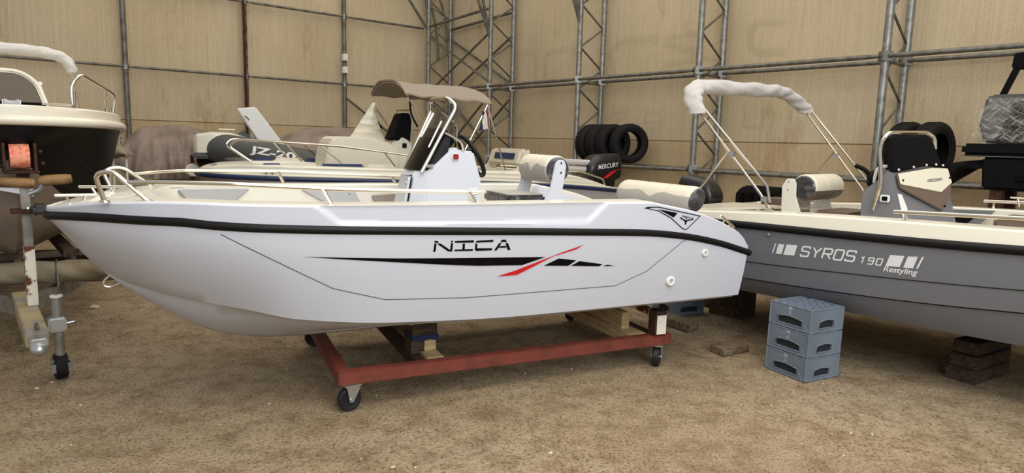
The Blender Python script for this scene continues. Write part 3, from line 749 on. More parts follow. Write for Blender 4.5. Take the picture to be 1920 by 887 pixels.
# --- pilot seat with roll backrest
def roll(root, c, half, rad, m_up, m_lo, axis=(0, 1, 0), name='backrest', wave=.25, ry=1.0, ex=0.0, ph=0):
    """cylindrical cushion, upper and lower cover meeting along a wavy seam (front side -x)"""
    c = Vector(c); n, A = 40, 26; mbs = [MB(), MB()]
    for side_ in (0, 1):
        R = []
        for i in range(n + 1):
            t = -1 + 2 * i / n
            sm = .15 - wave * max(0, 1 - abs(t) / .22) + wave * .5 * max(0, 1 - abs(abs(t) - .38) / .3)
            a0, a1 = PI - sm * 1.6, -.2                      # seam at the front, seam at the back
            rr_ = rad * (1 - .10 * max(0, abs(t) - .93) / .07)
            g = 1 - .04 * max(0, 1 - abs(abs(t) - .3) / .03)
            lo, hi = (a1, a0) if side_ == 0 else (a0, a1 + 2 * PI)
            R.append([c + V(math.cos(a) * rr_ * ry * g - ex * math.sin(a), t * half, math.sin(a) * rr_ * g) for a in [lo + (hi - lo) * k / A for k in range(A + 1)]])
        mbs[side_].rings(R, False, False)
    up = mbs[0].build(name, m_up, root, ang=50); mbs[1].build('lower_cover', m_lo, up, ang=50)
    for sg in (-1, 1):
        e = MB(); e.lathe([(rad*.9, 0), (rad*.8, .012), (1e-4, .016)], c + V(0, sg * half, 0), (0, sg, 0), 26)
        for v in e.b.verts: v.co.x = c.x + (v.co.x - c.x) * ry - ex * (v.co.z - c.z) / rad
        e.build('end_cap', M['wrapdark'], up)
    return up
def pilot_seat(root, x, y0, y1, zc, mu, ml, flip=1, zb=.88, rad=.105, zs=1.2, cush='wrap'):
    s = roll(root, (x, (y0 + y1) / 2, zc), (y1 - y0) / 2, rad, mu, ml)
    if flip < 0:
        s.matrix_world = Matrix.Translation((x, 0, 0)) @ Matrix.Rotation(PI, 4, 'Z') @ Matrix.Translation((-x, -(y0 + y1), 0)) 
    for y in (y0 - .035, y1 + .012):
        f = flip
        pts = [(x - .035*f, zc + .055), (x, zc + .075), (x + .035*f, zc + .075), (x + .055*f, zc + .03), (x + .04*f, zc - .10), (x + .0*f, zs - .02), (x - .0*f, zb), (x - .30*f, zb), (x - .24*f, zs - .06), (x - .12*f, zs + .02), (x - .07*f, zc - .13)]
        a = MB().prism([(px, y, pz) for px, pz in pts], (0, .024, 0)).build('seat_arm', M['gel'], s, bevel=.006)
        if flip < 0: a.parent = root
        for k in (.05, -.02): MB().lathe([(.008, 0), (.006, .004), (1e-4, .005)], (x + .01*f, y, zc + k), (0, -1, 0), 8).build('screw', M['black'], a)
    return s
ps = pilot_seat(NB, .53, -.27, .2, 1.455, M['vinylc'], M['vinylg'])
sb_ = MB().box(.10,.5,-.26,.2,.87,1.19).build('seat_base', M['gel'], NB, bevel=.03)
MB().box(.13,.45,-.25,.19,1.19,1.268).build('seat_cushion', M['wrapdark'], NB, bevel=.018)
MB().box(.145,.435,-.235,.175,1.268,1.273).build('cushion_top', M['vinylg'], NB, bevel=.001)
# --- aft bench: roll cushion, base
br = roll(NB, (1.66, 0, 1.235), .50, .105, M['vinylc'], M['vinylg'], name='bench_backrest', wave=.2, ry=.85, ex=-.02)
MB().box(1.38,1.74,-.56,.56,.84,1.13).build('aft_bench', M['gel'], NB, bevel=.03)
MB().hexa([(.78,.62,.87),(1.55,.62,.87),(1.55,.745,.87),(.78,.745,.87),(.85,.65,1.25),(1.5,.65,1.1),(1.5,.745,1.1),(.85,.745,1.27)]).build('aft_side_box', M['gel'], NB, bevel=.012)

# ================================================================== trolley under it
TR = thing('boat_trolley', 'red painted steel boat trolley on four black casters under the white boat', 'trolley', (-.269, 4.99, 0), math.radians(25.11))
for y, nm in ((-.69, 0), (.69, 1)):
    MB().box(-1.17, 1.31, y - .04, y + .04, .168, .25).build('side_beam', M['redpaint'], TR, bevel=.006)
MB().box(-1.17, -1.09, -.65, .65, .17, .248).build('end_beam', M['redpaint'], TR, bevel=.006)
MB().box(1.14, 1.22, -.65, .65, .17, .248).build('end_beam', M['rust'], TR, bevel=.006)
MB().box(-.66, -.59, -.65, .65, .17, .235).build('cross_beam', M['rust'], TR, bevel=.004)
for y in (-.70, .70):
    po = MB().box(1.14, 1.24, y - .045, y + .045, .25, .44).build('stub_post', M['rust'], TR, bevel=.004)
    if y < 0:
        MB().box(1.152, 1.235, y - .049, y - .045, .262, .405).build('painted_face', M['chipw'], po)
        MB().box(1.15, 1.23, y - .048, y + .035, .44, .444).build('hollow_shade_plate', M['black'], po)  # black plate stands for the shade inside the hollow post
MB().box(1.155, 1.215, -.655, -.25, .385, .43).build('crossbar', M['chip'], TR, bevel=.004)
def caster(x, y, yaw):
    c = bpy.data.objects.new('caster', None); COL.objects.link(c); c.parent = TR; c.location = (x, y, 0); c.rotation_euler = (0, 0, yaw); c.empty_display_size = .05
    R_ = .074
    w_ = MB().lathe([(.02,-.02),(.045,-.02),(.055,-.024),(.068,-.024),(R_,-.016),(R_,.016),(.068,.024),(.055,.024),(.045,.02),(.02,.02)], (0, 0, R_), (0, 1, 0), 36).build('wheel', M['wheel'], c)
    f = MB().box(-.04, .06, -.045, .045, .158, .168)
    f.lathe([(.034, .146), (.034, .158)], (0.02, 0, 0), (0, 0, 1), 16)
    for s in (-1, 1):
        f.prism([(-.012, s*.031, .06), (.012, s*.031, .058), (.06, s*.033, .15), (.02, s*.033, .158), (-.03, s*.033, .158)], (0, s * .004, 0))
    f.build('fork', M['zinc'], c)
    MB().cyl((0, -.042, R_), (0, .042, R_), .011, 10).build('axle', M['zinc'], c)
caster(-1.10, -.70, .25); caster(1.26 - .05, -.69, .75 + PI * 0); caster(-1.10, .68, .1); caster(1.25, .68, .5)
# timber under the hull
def block(root_name, label, x0, x1, y0, y1, z0, z1, m, group='timber pieces on the trolley', slope=0.0, cat='timber'):
    t = thing(root_name, label, cat, NB.matrix_world @ V(0,0,0), 0, group) if False else None
    mb = MB(); cx, cy = (x0+x1)/2, (y0+y1)/2
    w, d = (x1-x0)/2, (y1-y0)/2
    mb.hexa([(-w,-d,0),(w,-d,0),(w,d,0),(-w,d,0),(-w,-d,z1-z0),(w,-d,z1-z0),(w,d,z1-z0-slope),(-w,d,z1-z0-slope)])
    o = mb.build(root_name, m, bevel=.003)
    a = math.radians(25.11); o.rotation_euler = (0, 0, a)
    o.location = V(-.269 + cx*math.cos(a) - cy*math.sin(a), 4.99 + cx*math.sin(a) + cy*math.cos(a), z0)
    return tag(o, label, cat, group)
block('timber_plank', 'flat pale plank lying across the middle of the trolley', -.585, -.47, -.64, .5, .171, .25, M['wood'])
block('timber_block', 'small pale block standing on the plank under the blue cloth', -.56, -.48, -.50, -.33, .25, .338, M['wood'])
block('timber_block', 'thick dark block pressed under the white hull above the blue cloth', -.645, -.475, -.51, -.33, .362, .446, M['woodd'], slope=.07)
cl = MB(); R_ = []
for i in range(13):
    t = i / 12; x = -.652 + .185 * t
    R_.append([(x, -.515, .332 + .004 * math.sin(i)), (x, -.33, .338), (x, -.33, .358), (x, -.517, .364 + .005 * math.sin(i * 2.1)), (x, -.519, .345)])
cl.rings(R_)
o = cl.build('blue_cloth', M['bluecloth']); o.location = (-.269, 4.99, .0); o.rotation_euler = (0, 0, math.radians(25.11)); tag(o, 'strip of dark blue cloth squeezed between the trolley blocks', 'cloth')
block('timber_block', 'dark upright timber behind the small pale block on the trolley', -.65, -.562, -.49, -.33, .236, .338, M['woodd'])
block('timber_plank', 'long pale plank lying across the rear of the trolley', .98, 1.135, -.64, .6, .171, .25, M['wood'])
block('timber_beam', 'square pale beam under its twin at the rear of the trolley', 1.01, 1.08, -.50, .1, .25, .315, M['wood'])
block('timber_beam', 'topmost square pale beam at the rear of the trolley', 1.01, 1.08, -.50, -.2, .315, .38, M['wood'])
# ================================================================== dark grey boat at the right
AG = math.radians(-49.8)
GB = thing('motor_boat', 'graphite grey boat with cream deck and SYROS 190 lettering at the right', 'boat', (3.5, 5.05, 0), AG)
gK = [(-2.2,.33),(0,.30),(1.2,.31),(1.9,.40),(2.4,.62),(2.75,.95),(2.95,1.2)]
gC2 = [(-2.2,.86),(0,.89),(.8,.86),(1.5,.66),(2.1,.36),(2.5,.10),(2.62,0),(2.95,0)]
gZ2 = [(-2.2,.44),(-1.0,.462),(-.2,.462),(.6,.47),(1.5,.53),(2.1,.64),(2.5,.77),(2.62,.83),(2.75,.95),(2.95,1.2)]
gC1 = [(-2.2,.95),(0,1.0),(.8,.97),(1.5,.78),(2.1,.46),(2.55,.12),(2.72,0),(2.95,0)]
gZ1 = [(-2.2,.58),(-1.33,.592),(-.31,.632),(.59,.70),(1.5,.80),(2.1,.89),(2.55,.96),(2.72,.985),(2.95,1.21)]
gKn = [(-2.2,.98),(0,1.045),(.8,1.02),(1.5,.83),(2.1,.52),(2.6,.14),(2.8,0),(2.95,0)]
gZn = [(-2.2,.72),(-1.35,.735),(-.32,.785),(.58,.845),(1.5,.93),(2.1,1.0),(2.6,1.06),(2.8,1.09),(2.95,1.22)]
gRT = [(-2.2,1.0),(-1.2,1.07),(0,1.10),(.8,1.08),(1.5,.92),(2.1,.62),(2.55,.32),(2.8,.14),(2.92,.04),(2.95,0)]
gRZ = [(-2.2,1.012),(-1.37,1.033),(0,1.066),(.57,1.088),(1.5,1.14),(2.95,1.24)]
gGZ = [(-2.2,1.08),(-1.66,1.115),(-.86,1.165),(-.12,1.19),(.54,1.205),(1.5,1.25),(2.95,1.34)]
def gprof(x):
    zk, c2, z2, c1, z1, kn, zn, rt, rz = [spl(t, x) for t in (gK, gC2, gZ2, gC1, gZ1, gKn, gZn, gRT, gRZ)]
    z2 = max(z2, zk + .001); z1 = max(z1, z2 + .001); zn = max(zn, z1 + .001); rz = max(rz, zn + .001)
    d = min(1, c1 * 6)
    return [(0, zk), (c2*.33, zk+(z2-zk)*.33), (c2*.66, zk+(z2-zk)*.66), (c2, z2), (c2+(c1-c2)*.5+.012*d, z2+(z1-z2)*.45), (c1, z1), (c1 + .016*d, z1 + .004), (c1+.016*d+(kn-c1-.016*d)*.5, z1+.004+(zn-z1-.004)*.5), (kn, zn), (kn+(rt-.03*d-kn)*.5, zn+(rz-zn)*.5), (rt-.03*d, rz)]
gxs = frange(-2.2, 1.2, 26) + frange(1.2, 2.6, 18) + frange(2.6, 2.95, 10) + [2.95]
def gin(x): return max(0, spl(gRT, x) - .07 - .19) if x < 1.9 else 0.0
GH = Hull(gxs, gprof, lambda x: max(0, spl(gRT, x) - .07 * min(1, spl(gRT, x) * 4)), lambda x: spl(gGZ, x), gin, lambda x: .86 if x < 1.9 else spl(gGZ, x) - .004, None, 5)
GH.i0 = 5
GH.hull_mesh().build('hull', M['hullgrey'], GB, ang=24)
GH.deck_mesh().build('deck', M['cream'], GB, ang=40)
near, far = wrap_rail(GH, .0)
MB().tube([V(*q) for q in near] + [V(*q) for q in reversed(far)][1:], .026, 10, ry=.03, up=(0, 0, 1)).build('rub_rail', M['rubber'], GB)
for nm, i_, r_ in (('chine_shade_line', 5, .0045), ('knuckle_shade_line', 8, .0025)):  # thin dark lines paint the shade along the hull's kinks
    ln = [(x, -(gprof(x)[i_][0] + .004), gprof(x)[i_][1]) for x in gxs if x < 2.5]
    MB().tube(ln, r_, 5).build(nm, M['dash'], GB)
gs = lambda u, v: (u, -GH.side(u, v) - .003, v)
decal('stripe_mark', GB, M['white'], [[(-1.033,.841),(-1.023,.842),(-1.001,.921),(-1.011,.92)], [(-1.002,.84),(-.954,.843),(-.932,.922),(-.981,.921)], [(-.939,.842),(-.85,.847),(-.826,.932),(-.914,.925)]], gs, .1)
decal('stripe_mark', GB, M['white'], [
    [(-.193,.875),(-.103,.88),(-.078,.961),(-.168,.955)], [(-.081,.881),(-.021,.885),(.004,.968),(-.057,.961)], [(-.003,.886),(.009,.887),(.04,.973),(.028,.971)]], gs, .1)
def stroked(root, name, m, glyphs, u0, v0, w, h, gap, sl, thick, slope, fn):
    """squared sloping capitals drawn as strokes in a unit cell"""
    polys = []; u = u0
    for g in glyphs:
        for line, cl in g:
            P = [(u + a * w + b * h * sl, v0 + b * h + (u + a * w - u0) * slope) for a, b in line]
            polys += stroke(P, thick, cl)
        u += w + gap
    return decal(name, root, m, polys, fn, .1)
gS = [([(1,.80),(.93,1),(.1,1),(0,.9),(0,.62),(.1,.53),(.9,.5),(1,.42),(1,.1),(.9,0),(.08,0),(0,.2)], False)]
gY = [([(0,1),(.48,.5)], False), ([(1,1),(.48,.5),(.48,0)], False)]
gR = [([(0,0),(0,1),(.88,1),(1,.9),(1,.58),(.88,.48),(0,.48)], False), ([(.5,.48),(1,0)], False)]
gO = [([(.1,0),(0,.1),(0,.9),(.1,1),(.9,1),(1,.9),(1,.1),(.9,0)], True)]
g1 = [([(.1,.8),(.55,1),(.55,0)], False)]
g9 = [([(1,.52),(.12,.5),(0,.6),(0,.9),(.12,1),(.9,1),(1,.9),(1,.12),(.88,0),(.05,0)], False)]
g0 = gO
stroked(GB, 'lettering', M['white'], [gS, gY, gR, gO, gS], -.803, .853, .060, .075, .0235, .28, .0125, .047, gs)
stroked(GB, 'lettering', M['white'], [g1, g9, g0], -.368, .868, .034, .046, .021, .28, .0085, .035, gs)
tm = text_mesh('Restyling', 0, 0, .052, .215, .25, .016)
_decal(tm, 'lettering', GB, M['white'], lambda u, v: gs(-.205 + u, .822 + v + u * .03), .1)
o = MB().lathe([(.014,0),(.012,.008),(1e-4,.01)], (-1.06, -1.052, .985), (0,-1,0), 12).build('drain_fitting', M['zinc'], GB)
# rails
for sg, y in ((-1, .985), (1, .985)):
    o = MB().tube(fillet([V(-.20,sg*y,1.245),V(.6,sg*(y-.01),1.275),(1.5,sg*.80,1.36),(2.2,sg*.45,1.46),(2.6,sg*.2,1.5)], .1), .0135, 10).build('bow_rail', M['steel'], GB)
    for x, yy, zt in ((-.125,y,1.25),(.75,y-.02,1.285),(1.6,.76,1.37),(2.3,.4,1.47)):
        MB().tube([(x, sg*yy, spl(gGZ, x)), (x, sg*yy, zt)], .011, 8).build('stanchion', M['steel'], o)
cleat(GB, (.10, .93, 1.225), 0, .2, .07); cleat(GB, (-1.95, -.93, 1.10), 0, .16, .04)
# far inner side: grey recess panel and taupe cushion, near coaming
MB().prism([(-.40,.77,1.165),(-.05,.77,1.185),(-.16,.77,1.05),(-.42,.77,1.02)], (0,-.012,0)).build('side_panel', M['congrey'], GB)
MB().prism([(-.40,.755,1.13),(-.17,.755,1.145),(-.24,.755,1.06),(-.40,.755,1.05)], (0,-.006,0)).build('side_pocket', M['dash'], GB)
MB().box(.05,.9,.30,.76,1.05,1.17).build('bow_cushion', M['vinylb'], GB, bevel=.03)
MB().box(.02,.95,.26,.79,.86,1.05).build('bow_seat', M['cream'], GB, bevel=.02)
# console
nr = [(-.71,.86),(-.715,1.32),(-.68,1.36),(-.60,1.43),(-.535,1.52),(-.49,1.475),(-.40,1.13),(-.34,.86)]
frc = [(-.67,.86),(-.67,1.34),(-.64,1.38),(-.52,1.45),(-.47,1.56),(-.315,1.535),(-.20,1.13),(-.12,.86)]
gc = MB(); gc.rings([[(x,-.28,z) for x,z in nr],[(x+.02,-.20,z+.005) for x,z in nr],[(x,.20,z) for x,z in frc],[(x,.30,z-.01) for x,z in frc]])
GC = gc.build('console', M['congrey'], GB, ang=25, bevel=.01)
A, B_, C_ = V(-.49,-.28,1.475), V(-.40,-.28,1.13), V(-.29,.24,1.50)
pn = (B_ - A).cross(C_ - A).normalized()
if pn.x < 0: pn = -pn
def onp(pts, off): 
    out = []
    for x, y, z in pts:
        q = V(x, y, z); out.append(q - pn * (q - A).dot(pn) + pn * off)
    return out
dr = MB().prism(onp([(-.49,-.275,1.473),(-.371,.068,1.529),(-.308,.23,1.525),(-.272,.248,1.41),(-.257,.215,1.304),(-.268,.107,1.188),(-.457,-.265,1.367)], .012), pn * .018).build('console_door', M['vinylb'], GC, bevel=.005)
MB().prism(onp([(-.489,-.27,1.476),(-.37,.067,1.523),(-.308,.225,1.521),(-.274,.243,1.41),(-.301,.119,1.334),(-.464,-.262,1.395)], .0305), pn * .006).build('cream_panel', M['vinylc'], dr, bevel=.002)
for q in ((-.464,-.235,1.424),(-.276,.22,1.45),(-.268,.127,1.225)): MB().lathe([(.009,0),(.008,.006),(1e-4,.007)], onp([q], .035)[0], pn, 10).build('screw', M['black'], dr)
tm = text_mesh('ORIZZONTI', 0, 0, .022, .155, 0, .012)
du = V(-.314,.15,1.43) - V(-.363,.005,1.419); du = (du - pn * du.dot(pn)).normalized(); dv = pn.cross(du); dv = dv if dv.z > 0 else -dv
o0 = onp([(-.368,.0,1.412)], .0385)[0]
_decal(tm, 'lettering', dr, M['black'], lambda u, v: o0 + du * u + dv * v, .3)
cv = MB(); cp_ = [(-.555,-.262,1.744),(-.50,-.10,1.772),(-.45,.06,1.786),(-.41,.14,1.787),(-.385,.165,1.74),(-.317,.225,1.535),(-.387,.03,1.54),(-.44,-.12,1.515),(-.498,-.285,1.488),(-.53,-.285,1.62)]
cv.prism([V(*q) + V(.012,0,0) for q in cp_], (-.05, 0, .012)); cv.build('windscreen_cover', M['cover'], GC, bevel=.012)
for q in ((-.482,-.235,1.512),(-.43,-.083,1.535),(-.384,.047,1.552),(-.348,.146,1.557),(-.319,.21,1.552)): MB().lathe([(.0095,0),(.008,.006),(1e-4,.007)], V(*q) + V(.012,-.006,.002), pn, 12).build('snap_button', M['pipew'], GC)
for i, (a, b) in enumerate((((-.50,-.09,1.53),(-.535,-.07,1.76)),((-.42,.03,1.555),(-.475,.04,1.775)))):
    MB().tube([V(*a) + V(.016,0,0), V(*b) + V(.02,0,0)], .005, 6).build('cover_seam', M['cover'], GC)
MB().prism(onp([(-.452,-.275,1.326),(-.436,-.237,1.321),(-.40,-.205,1.214),(-.385,-.222,1.135),(-.40,-.262,1.138)], .002), pn * .004).build('side_inlay', M['pipew'], GC)
MB().tube(fillet([V(-.605,-.315,1.19),V(-.555,-.325,1.40),V(-.60,-.31,1.70),V(-.555,-.29,1.80),V(-.46,.24,1.815),V(-.41,.275,1.775),V(-.40,.28,1.68)], .07), .0155, 10).build('console_rail', M['steel'], GC)
lb = MB().box(-.565,-.49,-.306,-.288,1.255,1.315).build('switch_plate', M['pipew'], GC, bevel=.008)
MB().box(-.545,-.505,-.312,-.302,1.268,1.302).build('switch', M['black'], lb, bevel=.003)
MB().tube(fillet([V(-.66,-.2,1.40),V(-.64,-.22,1.52),V(-.53,-.22,1.545),V(-.52,-.22,1.50)], .04), .013, 8).build('throttle_grip', M['pipew'], GC)
MB().sph((-.68,-.12,1.42), (.06,.1,.09)).build('steering_binnacle', M['black'], GC)
MB().tube(fillet([V(-.70,-.12,1.42),V(-.76,-.14,1.50),V(-.84,-.14,1.53)], .03), .018, 8).build('control_lever', M['black'], GC)
# pilot seat, backs towards the stern
gsr = roll(GB, (-1.20, 0, 1.325), .27, .115, M['vinylc'], M['vinylb'], name='backrest', wave=.06)
for sg in (-1, 1):
    y = sg * .30 - .012
    MB().prism([(-1.38,y,1.33),(-1.34,y,1.395),(-1.28,y,1.40),(-1.255,y,1.36),(-1.25,y,1.25),(-1.20,y,1.12),(-1.12,y,1.04),(-1.12,y,.86),(-1.36,y,.86)], (0,.024,0)).build('seat_arm', M['deck'], gsr, bevel=.006)
    for z in (1.37, 1.30): MB().lathe([(.009,0),(.007,.005),(1e-4,.006)], (-1.32, y, z), (0,-1,0), 8).build('screw', M['zinc'], gsr)
MB().box(-1.12,-.80,-.27,.27,.86,1.09).build('seat_base', M['cream'], GB, bevel=.03)
MB().box(-1.10,-.80,-.26,.26,1.09,1.14).build('seat_cushion', M['vinylb'], GB, bevel=.02)
wm = MB(); R_ = []
for i in range(15):
    t = i / 14; y = -.27 + .54 * t
    R_.append([(-1.30 - .012*math.sin(i*2.3), y, 1.27), (-1.33 + .02*math.sin(i*1.7), y, 1.20 + .01*math.sin(i*3)), (-1.28 + .03*math.sin(i*1.1), y, 1.13 + .012*math.sin(i*2)), (-1.12, y, 1.145)])
wm.rings(R_, False, False); wm.build('loose_wrap', M['wrap'], GB)
# stern: boards, folded bimini, outboard motor
MB().hexa([(-2.15,-.80,1.08),(-1.85,-.80,1.09),(-1.55,.2,1.09),(-2.15,.2,1.09),(-2.15,-.80,1.10),(-1.85,-.80,1.11),(-1.55,.2,1.11),(-2.15,.2,1.10)]).build('stern_deck', M['cream'], GB)
MB().box(-2.0,-1.62,.45,.75,.87,1.15).build('side_locker', M['vinylb'], GB, bevel=.01)
def bimini_leg(sg, root):
    y = sg * .95
    for k, (dx, dz) in enumerate(((0, 0), (.045, .02))):
        MB().tube([V(-1.13, y, 1.175 + .05*k), V(-1.22 + .055*k, y, 1.29 + .065*k), V(-1.91 + dx, y, 2.02 + dz + (.09 if sg > 0 else 0))], .0115, 8).build('bow_tube', M['steel'], root)
    MB().tube([V(-1.53, y, 1.63), V(-1.86, y, 1.20)], .009, 8).build('support_strut', M['steel'], root)
    MB().box(-1.165,-1.10,y-.02,y+.02,1.165,1.185).build('foot', M['steel'], root)
    for q in ((-1.50, 1.60), (-1.18, 1.25)): MB().box(q[0]-.025,q[0]+.025,y-.016,y+.016,q[1]-.02,q[1]+.02).build('hinge', M['zinc'], root, bevel=.004)
BM = bpy.data.objects.new('bimini_top', None); COL.objects.link(BM); BM.parent = GB; BM.empty_display_size = .1
bimini_leg(-1, BM); bimini_leg(1, BM)
pth = smooth([V(-1.86,-.955,1.94),V(-1.91,-.965,2.04),V(-1.94,-.93,2.125),V(-1.95,-.78,2.175),V(-1.95,-.3,2.195),V(-1.95,.25,2.215),V(-1.95,.52,2.225),V(-1.93,.72,2.19),V(-1.89,.88,2.11),V(-1.86,.95,2.06)], 7)
R_ = []; n = len(pth)
for i, p_ in enumerate(pth):
    t = i / (n - 1); a = pth[max(0, i-1)]; b = pth[min(n-1, i+1)]; tg = (b - a).normalized()
    u = V(1, 0, 0); s = tg.cross(u).normalized(); r = .066 * (.85 + .15 * math.sin(PI * min(1, t * 1.2 + .1)))
    ring = []
    for k in range(28):
        ang = 2*PI*k/28
        w = 1 + .07 * math.sin(3*ang + i*.35) * math.sin(i*.45) + .07 * math.sin(ang*2 + i*.9) + .04 * math.sin(5*ang - i*1.3)
        flat = 1.5 if math.cos(ang) > 0 else 1.15
        ring.append(p_ + u * (math.cos(ang) * r * flat * w) + s * (math.sin(ang) * r * w))
    R_.append(ring)
bs = MB(); bs.rings(R_); bs.build('canvas_sock', M['canvasw'], BM, ang=60)
def outboard(root, at, ang, name, m_low, s=1.0, tilt=0.0):
    """outboard motor; local +x points aft"""
    T = Matrix.Translation(Vector(at)) @ Matrix.Rotation(ang, 4, 'Z') @ Matrix.Rotation(tilt, 4, 'Y') @ Matrix.Scale(s, 4)
    secs = [(-.0,.25,.15,0),(.05,.275,.168,0),(.14,.285,.175,.0),(.22,.27,.17,.015),(.30,.225,.15,.04),(.335,.19,.13,.055),(.35,.13,.09,.06),(.353,.04,.03,.06)]
    mb = MB(); R = []
    for z, lx, wy, sh in secs:
        R.append([T @ V(sh + math.copysign(abs(math.cos(a))**.42, math.cos(a)) * lx, math.copysign(abs(math.sin(a))**.42, math.sin(a)) * wy, z) for a in [2*PI*k/32 for k in range(32)]])
    mb.rings(R); o = mb.build(name, M['motor'], root, ang=50)
    lo = MB()
    def q(*p): return T @ Vector(p)
    lo.rings([[q(x, y*w, z) for x, y in ((-.16,-1),(.16,-1),(.2,0),(.16,1),(-.16,1),(-.2,0))] for z, w in ((0,.13),(-.1,.10),(-.45,.05),(-.62,.045))])
    lo.rings([[q(-.12+.25*t, .05*math.sin(PI*t)*math.cos(a)+0, -.68+.05*math.sin(PI*t)*math.sin(a)) for a in [2*PI*k/12 for k in range(12)]] for t in (.02,.2,.5,.8,.98)])
    lo.prism([q(-.06,-.006,-.70),(q(.08,-.006,-.70)),q(.05,-.006,-.85),q(-.02,-.006,-.85)], T.to_3x3() @ V(0,.012,0))
    lo.build('midsection', m_low, o)
    br_ = MB(); br_.hexa([q(-.26,-.1,-.25),q(-.14,-.1,-.25),q(-.14,.1,-.25),q(-.26,.1,-.25),q(-.26,-.1,.02),q(-.14,-.1,.02),q(-.14,.1,.02),q(-.26,.1,.02)]); br_.build('clamp_bracket', M['black'], o)
    return o, T
go, gT = outboard(GB, (-2.46, .02, 1.06), PI, 'outboard_motor', M['motor'], .8, math.radians(-10))
tm = text_mesh('S', 0, 0, .05, .035, .2, .02)
_decal(tm, 'lettering', go, M['white'], lambda u, v: gT @ V(.0 + .02 - u, .178, .05 + v), .3)
# black box behind the far gunwale
bx = thing('storage_case', 'black ribbed case standing behind the cream side deck', 'case', GB.location, AG)
mb = MB(); mb.rings([[(x, y, z) for x, y in ((-2.86-o_,1.42-o_),(-2.34+o_,1.42-o_),(-2.34+o_,1.72+o_),(-2.86-o_,1.72+o_))] for z, o_ in ((.0,.0),(.86,.02),(1.10,.02),(1.16,-.01),(1.20,-.05))])
mb.build('body', M['cover'], bx, bevel=.02)
for k in range(4): MB().box(-2.80+.12*k,-2.75+.12*k,1.385,1.41,.7,1.12).build('rib', M['black'], bx, bevel=.006)

# ================================================================== timber under the grey boat, loose wood, crates
def plank(label, quad, z0, z1, m, name='timber_block', group=None, jit=.003):
    """board given by its ground outline"""
    c = sum((V(*q, 0) for q in quad), V(0,0,0)) / 4
    mb = MB(); mb.hexa([(q[0]-c.x, q[1]-c.y, 0) for q in quad] + [(q[0]-c.x, q[1]-c.y, z1-z0) for q in quad])
    o = mb.build(name, m, bevel=.004); o.location = (c.x, c.y, z0); return tag(o, label, 'timber', group)
a_, b_, d_ = V(3.362,4.63,0), V(3.27,4.79,0), V(3.80,4.90,0)
def st(s0, s1, t0, t1): 
    e = (d_ - a_).normalized(); f = V(-e.y, e.x, 0)
    return [tuple((a_ + e*x + f*y)[:2]) for x, y in ((s0,t0),(s1,t0),(s1,t1),(s0,t1))]
plank('bottom dark timber of the stack under the grey boat', st(-.01,.52,-.01,.2), 0, .10, M['woodd'], group='timber stack under the grey boat')
plank('middle dark timber of the stack under the grey boat', st(.02,.52,.0,.19), .10, .195, M['woodd'], group='timber stack under the grey boat')
plank('topmost dark timber of the stack under the grey boat', st(.03,.5,.01,.18), .205, .295, M['woodd'], group='timber stack under the grey boat')
o = plank('strip of dark blue cloth in the timber stack under the grey boat', st(.22,.5,-.004,.18), .195, .205, M['bluecloth'], 'blue_cloth'); o['category'] = 'cloth'
plank('dark timber prop at the rear of the stack under the grey boat', st(.62,.80,.10,.30), 0, .27, M['woodd'], group='timber stack under the grey boat')
plank('loose brown wooden board lying on the earth left of the crates', [(1.64,5.28),(1.71,5.13),(1.975,5.30),(1.90,5.45)], 0, .055, M['woodg'], 'wooden_board')
plank('long grey sleeper lying behind the rear caster of the trolley', [(1.33,6.22),(1.60,5.80),(1.73,5.93),(1.46,6.33)], 0, .07, M['woodg'], 'timber_beam')
plank('wooden support standing under the stern of the grey boat', [(2.0,6.55),(2.25,6.3),(2.45,6.5),(2.2,6.75)], 0, .315, M['woodd'], 'timber_block')
plank('short dark timber lying far back under the white boat stern', [(1.95,6.9),(2.15,6.7),(2.4,6.9),(2.2,7.1)], 0, .10, M['woodd'], 'timber_block')

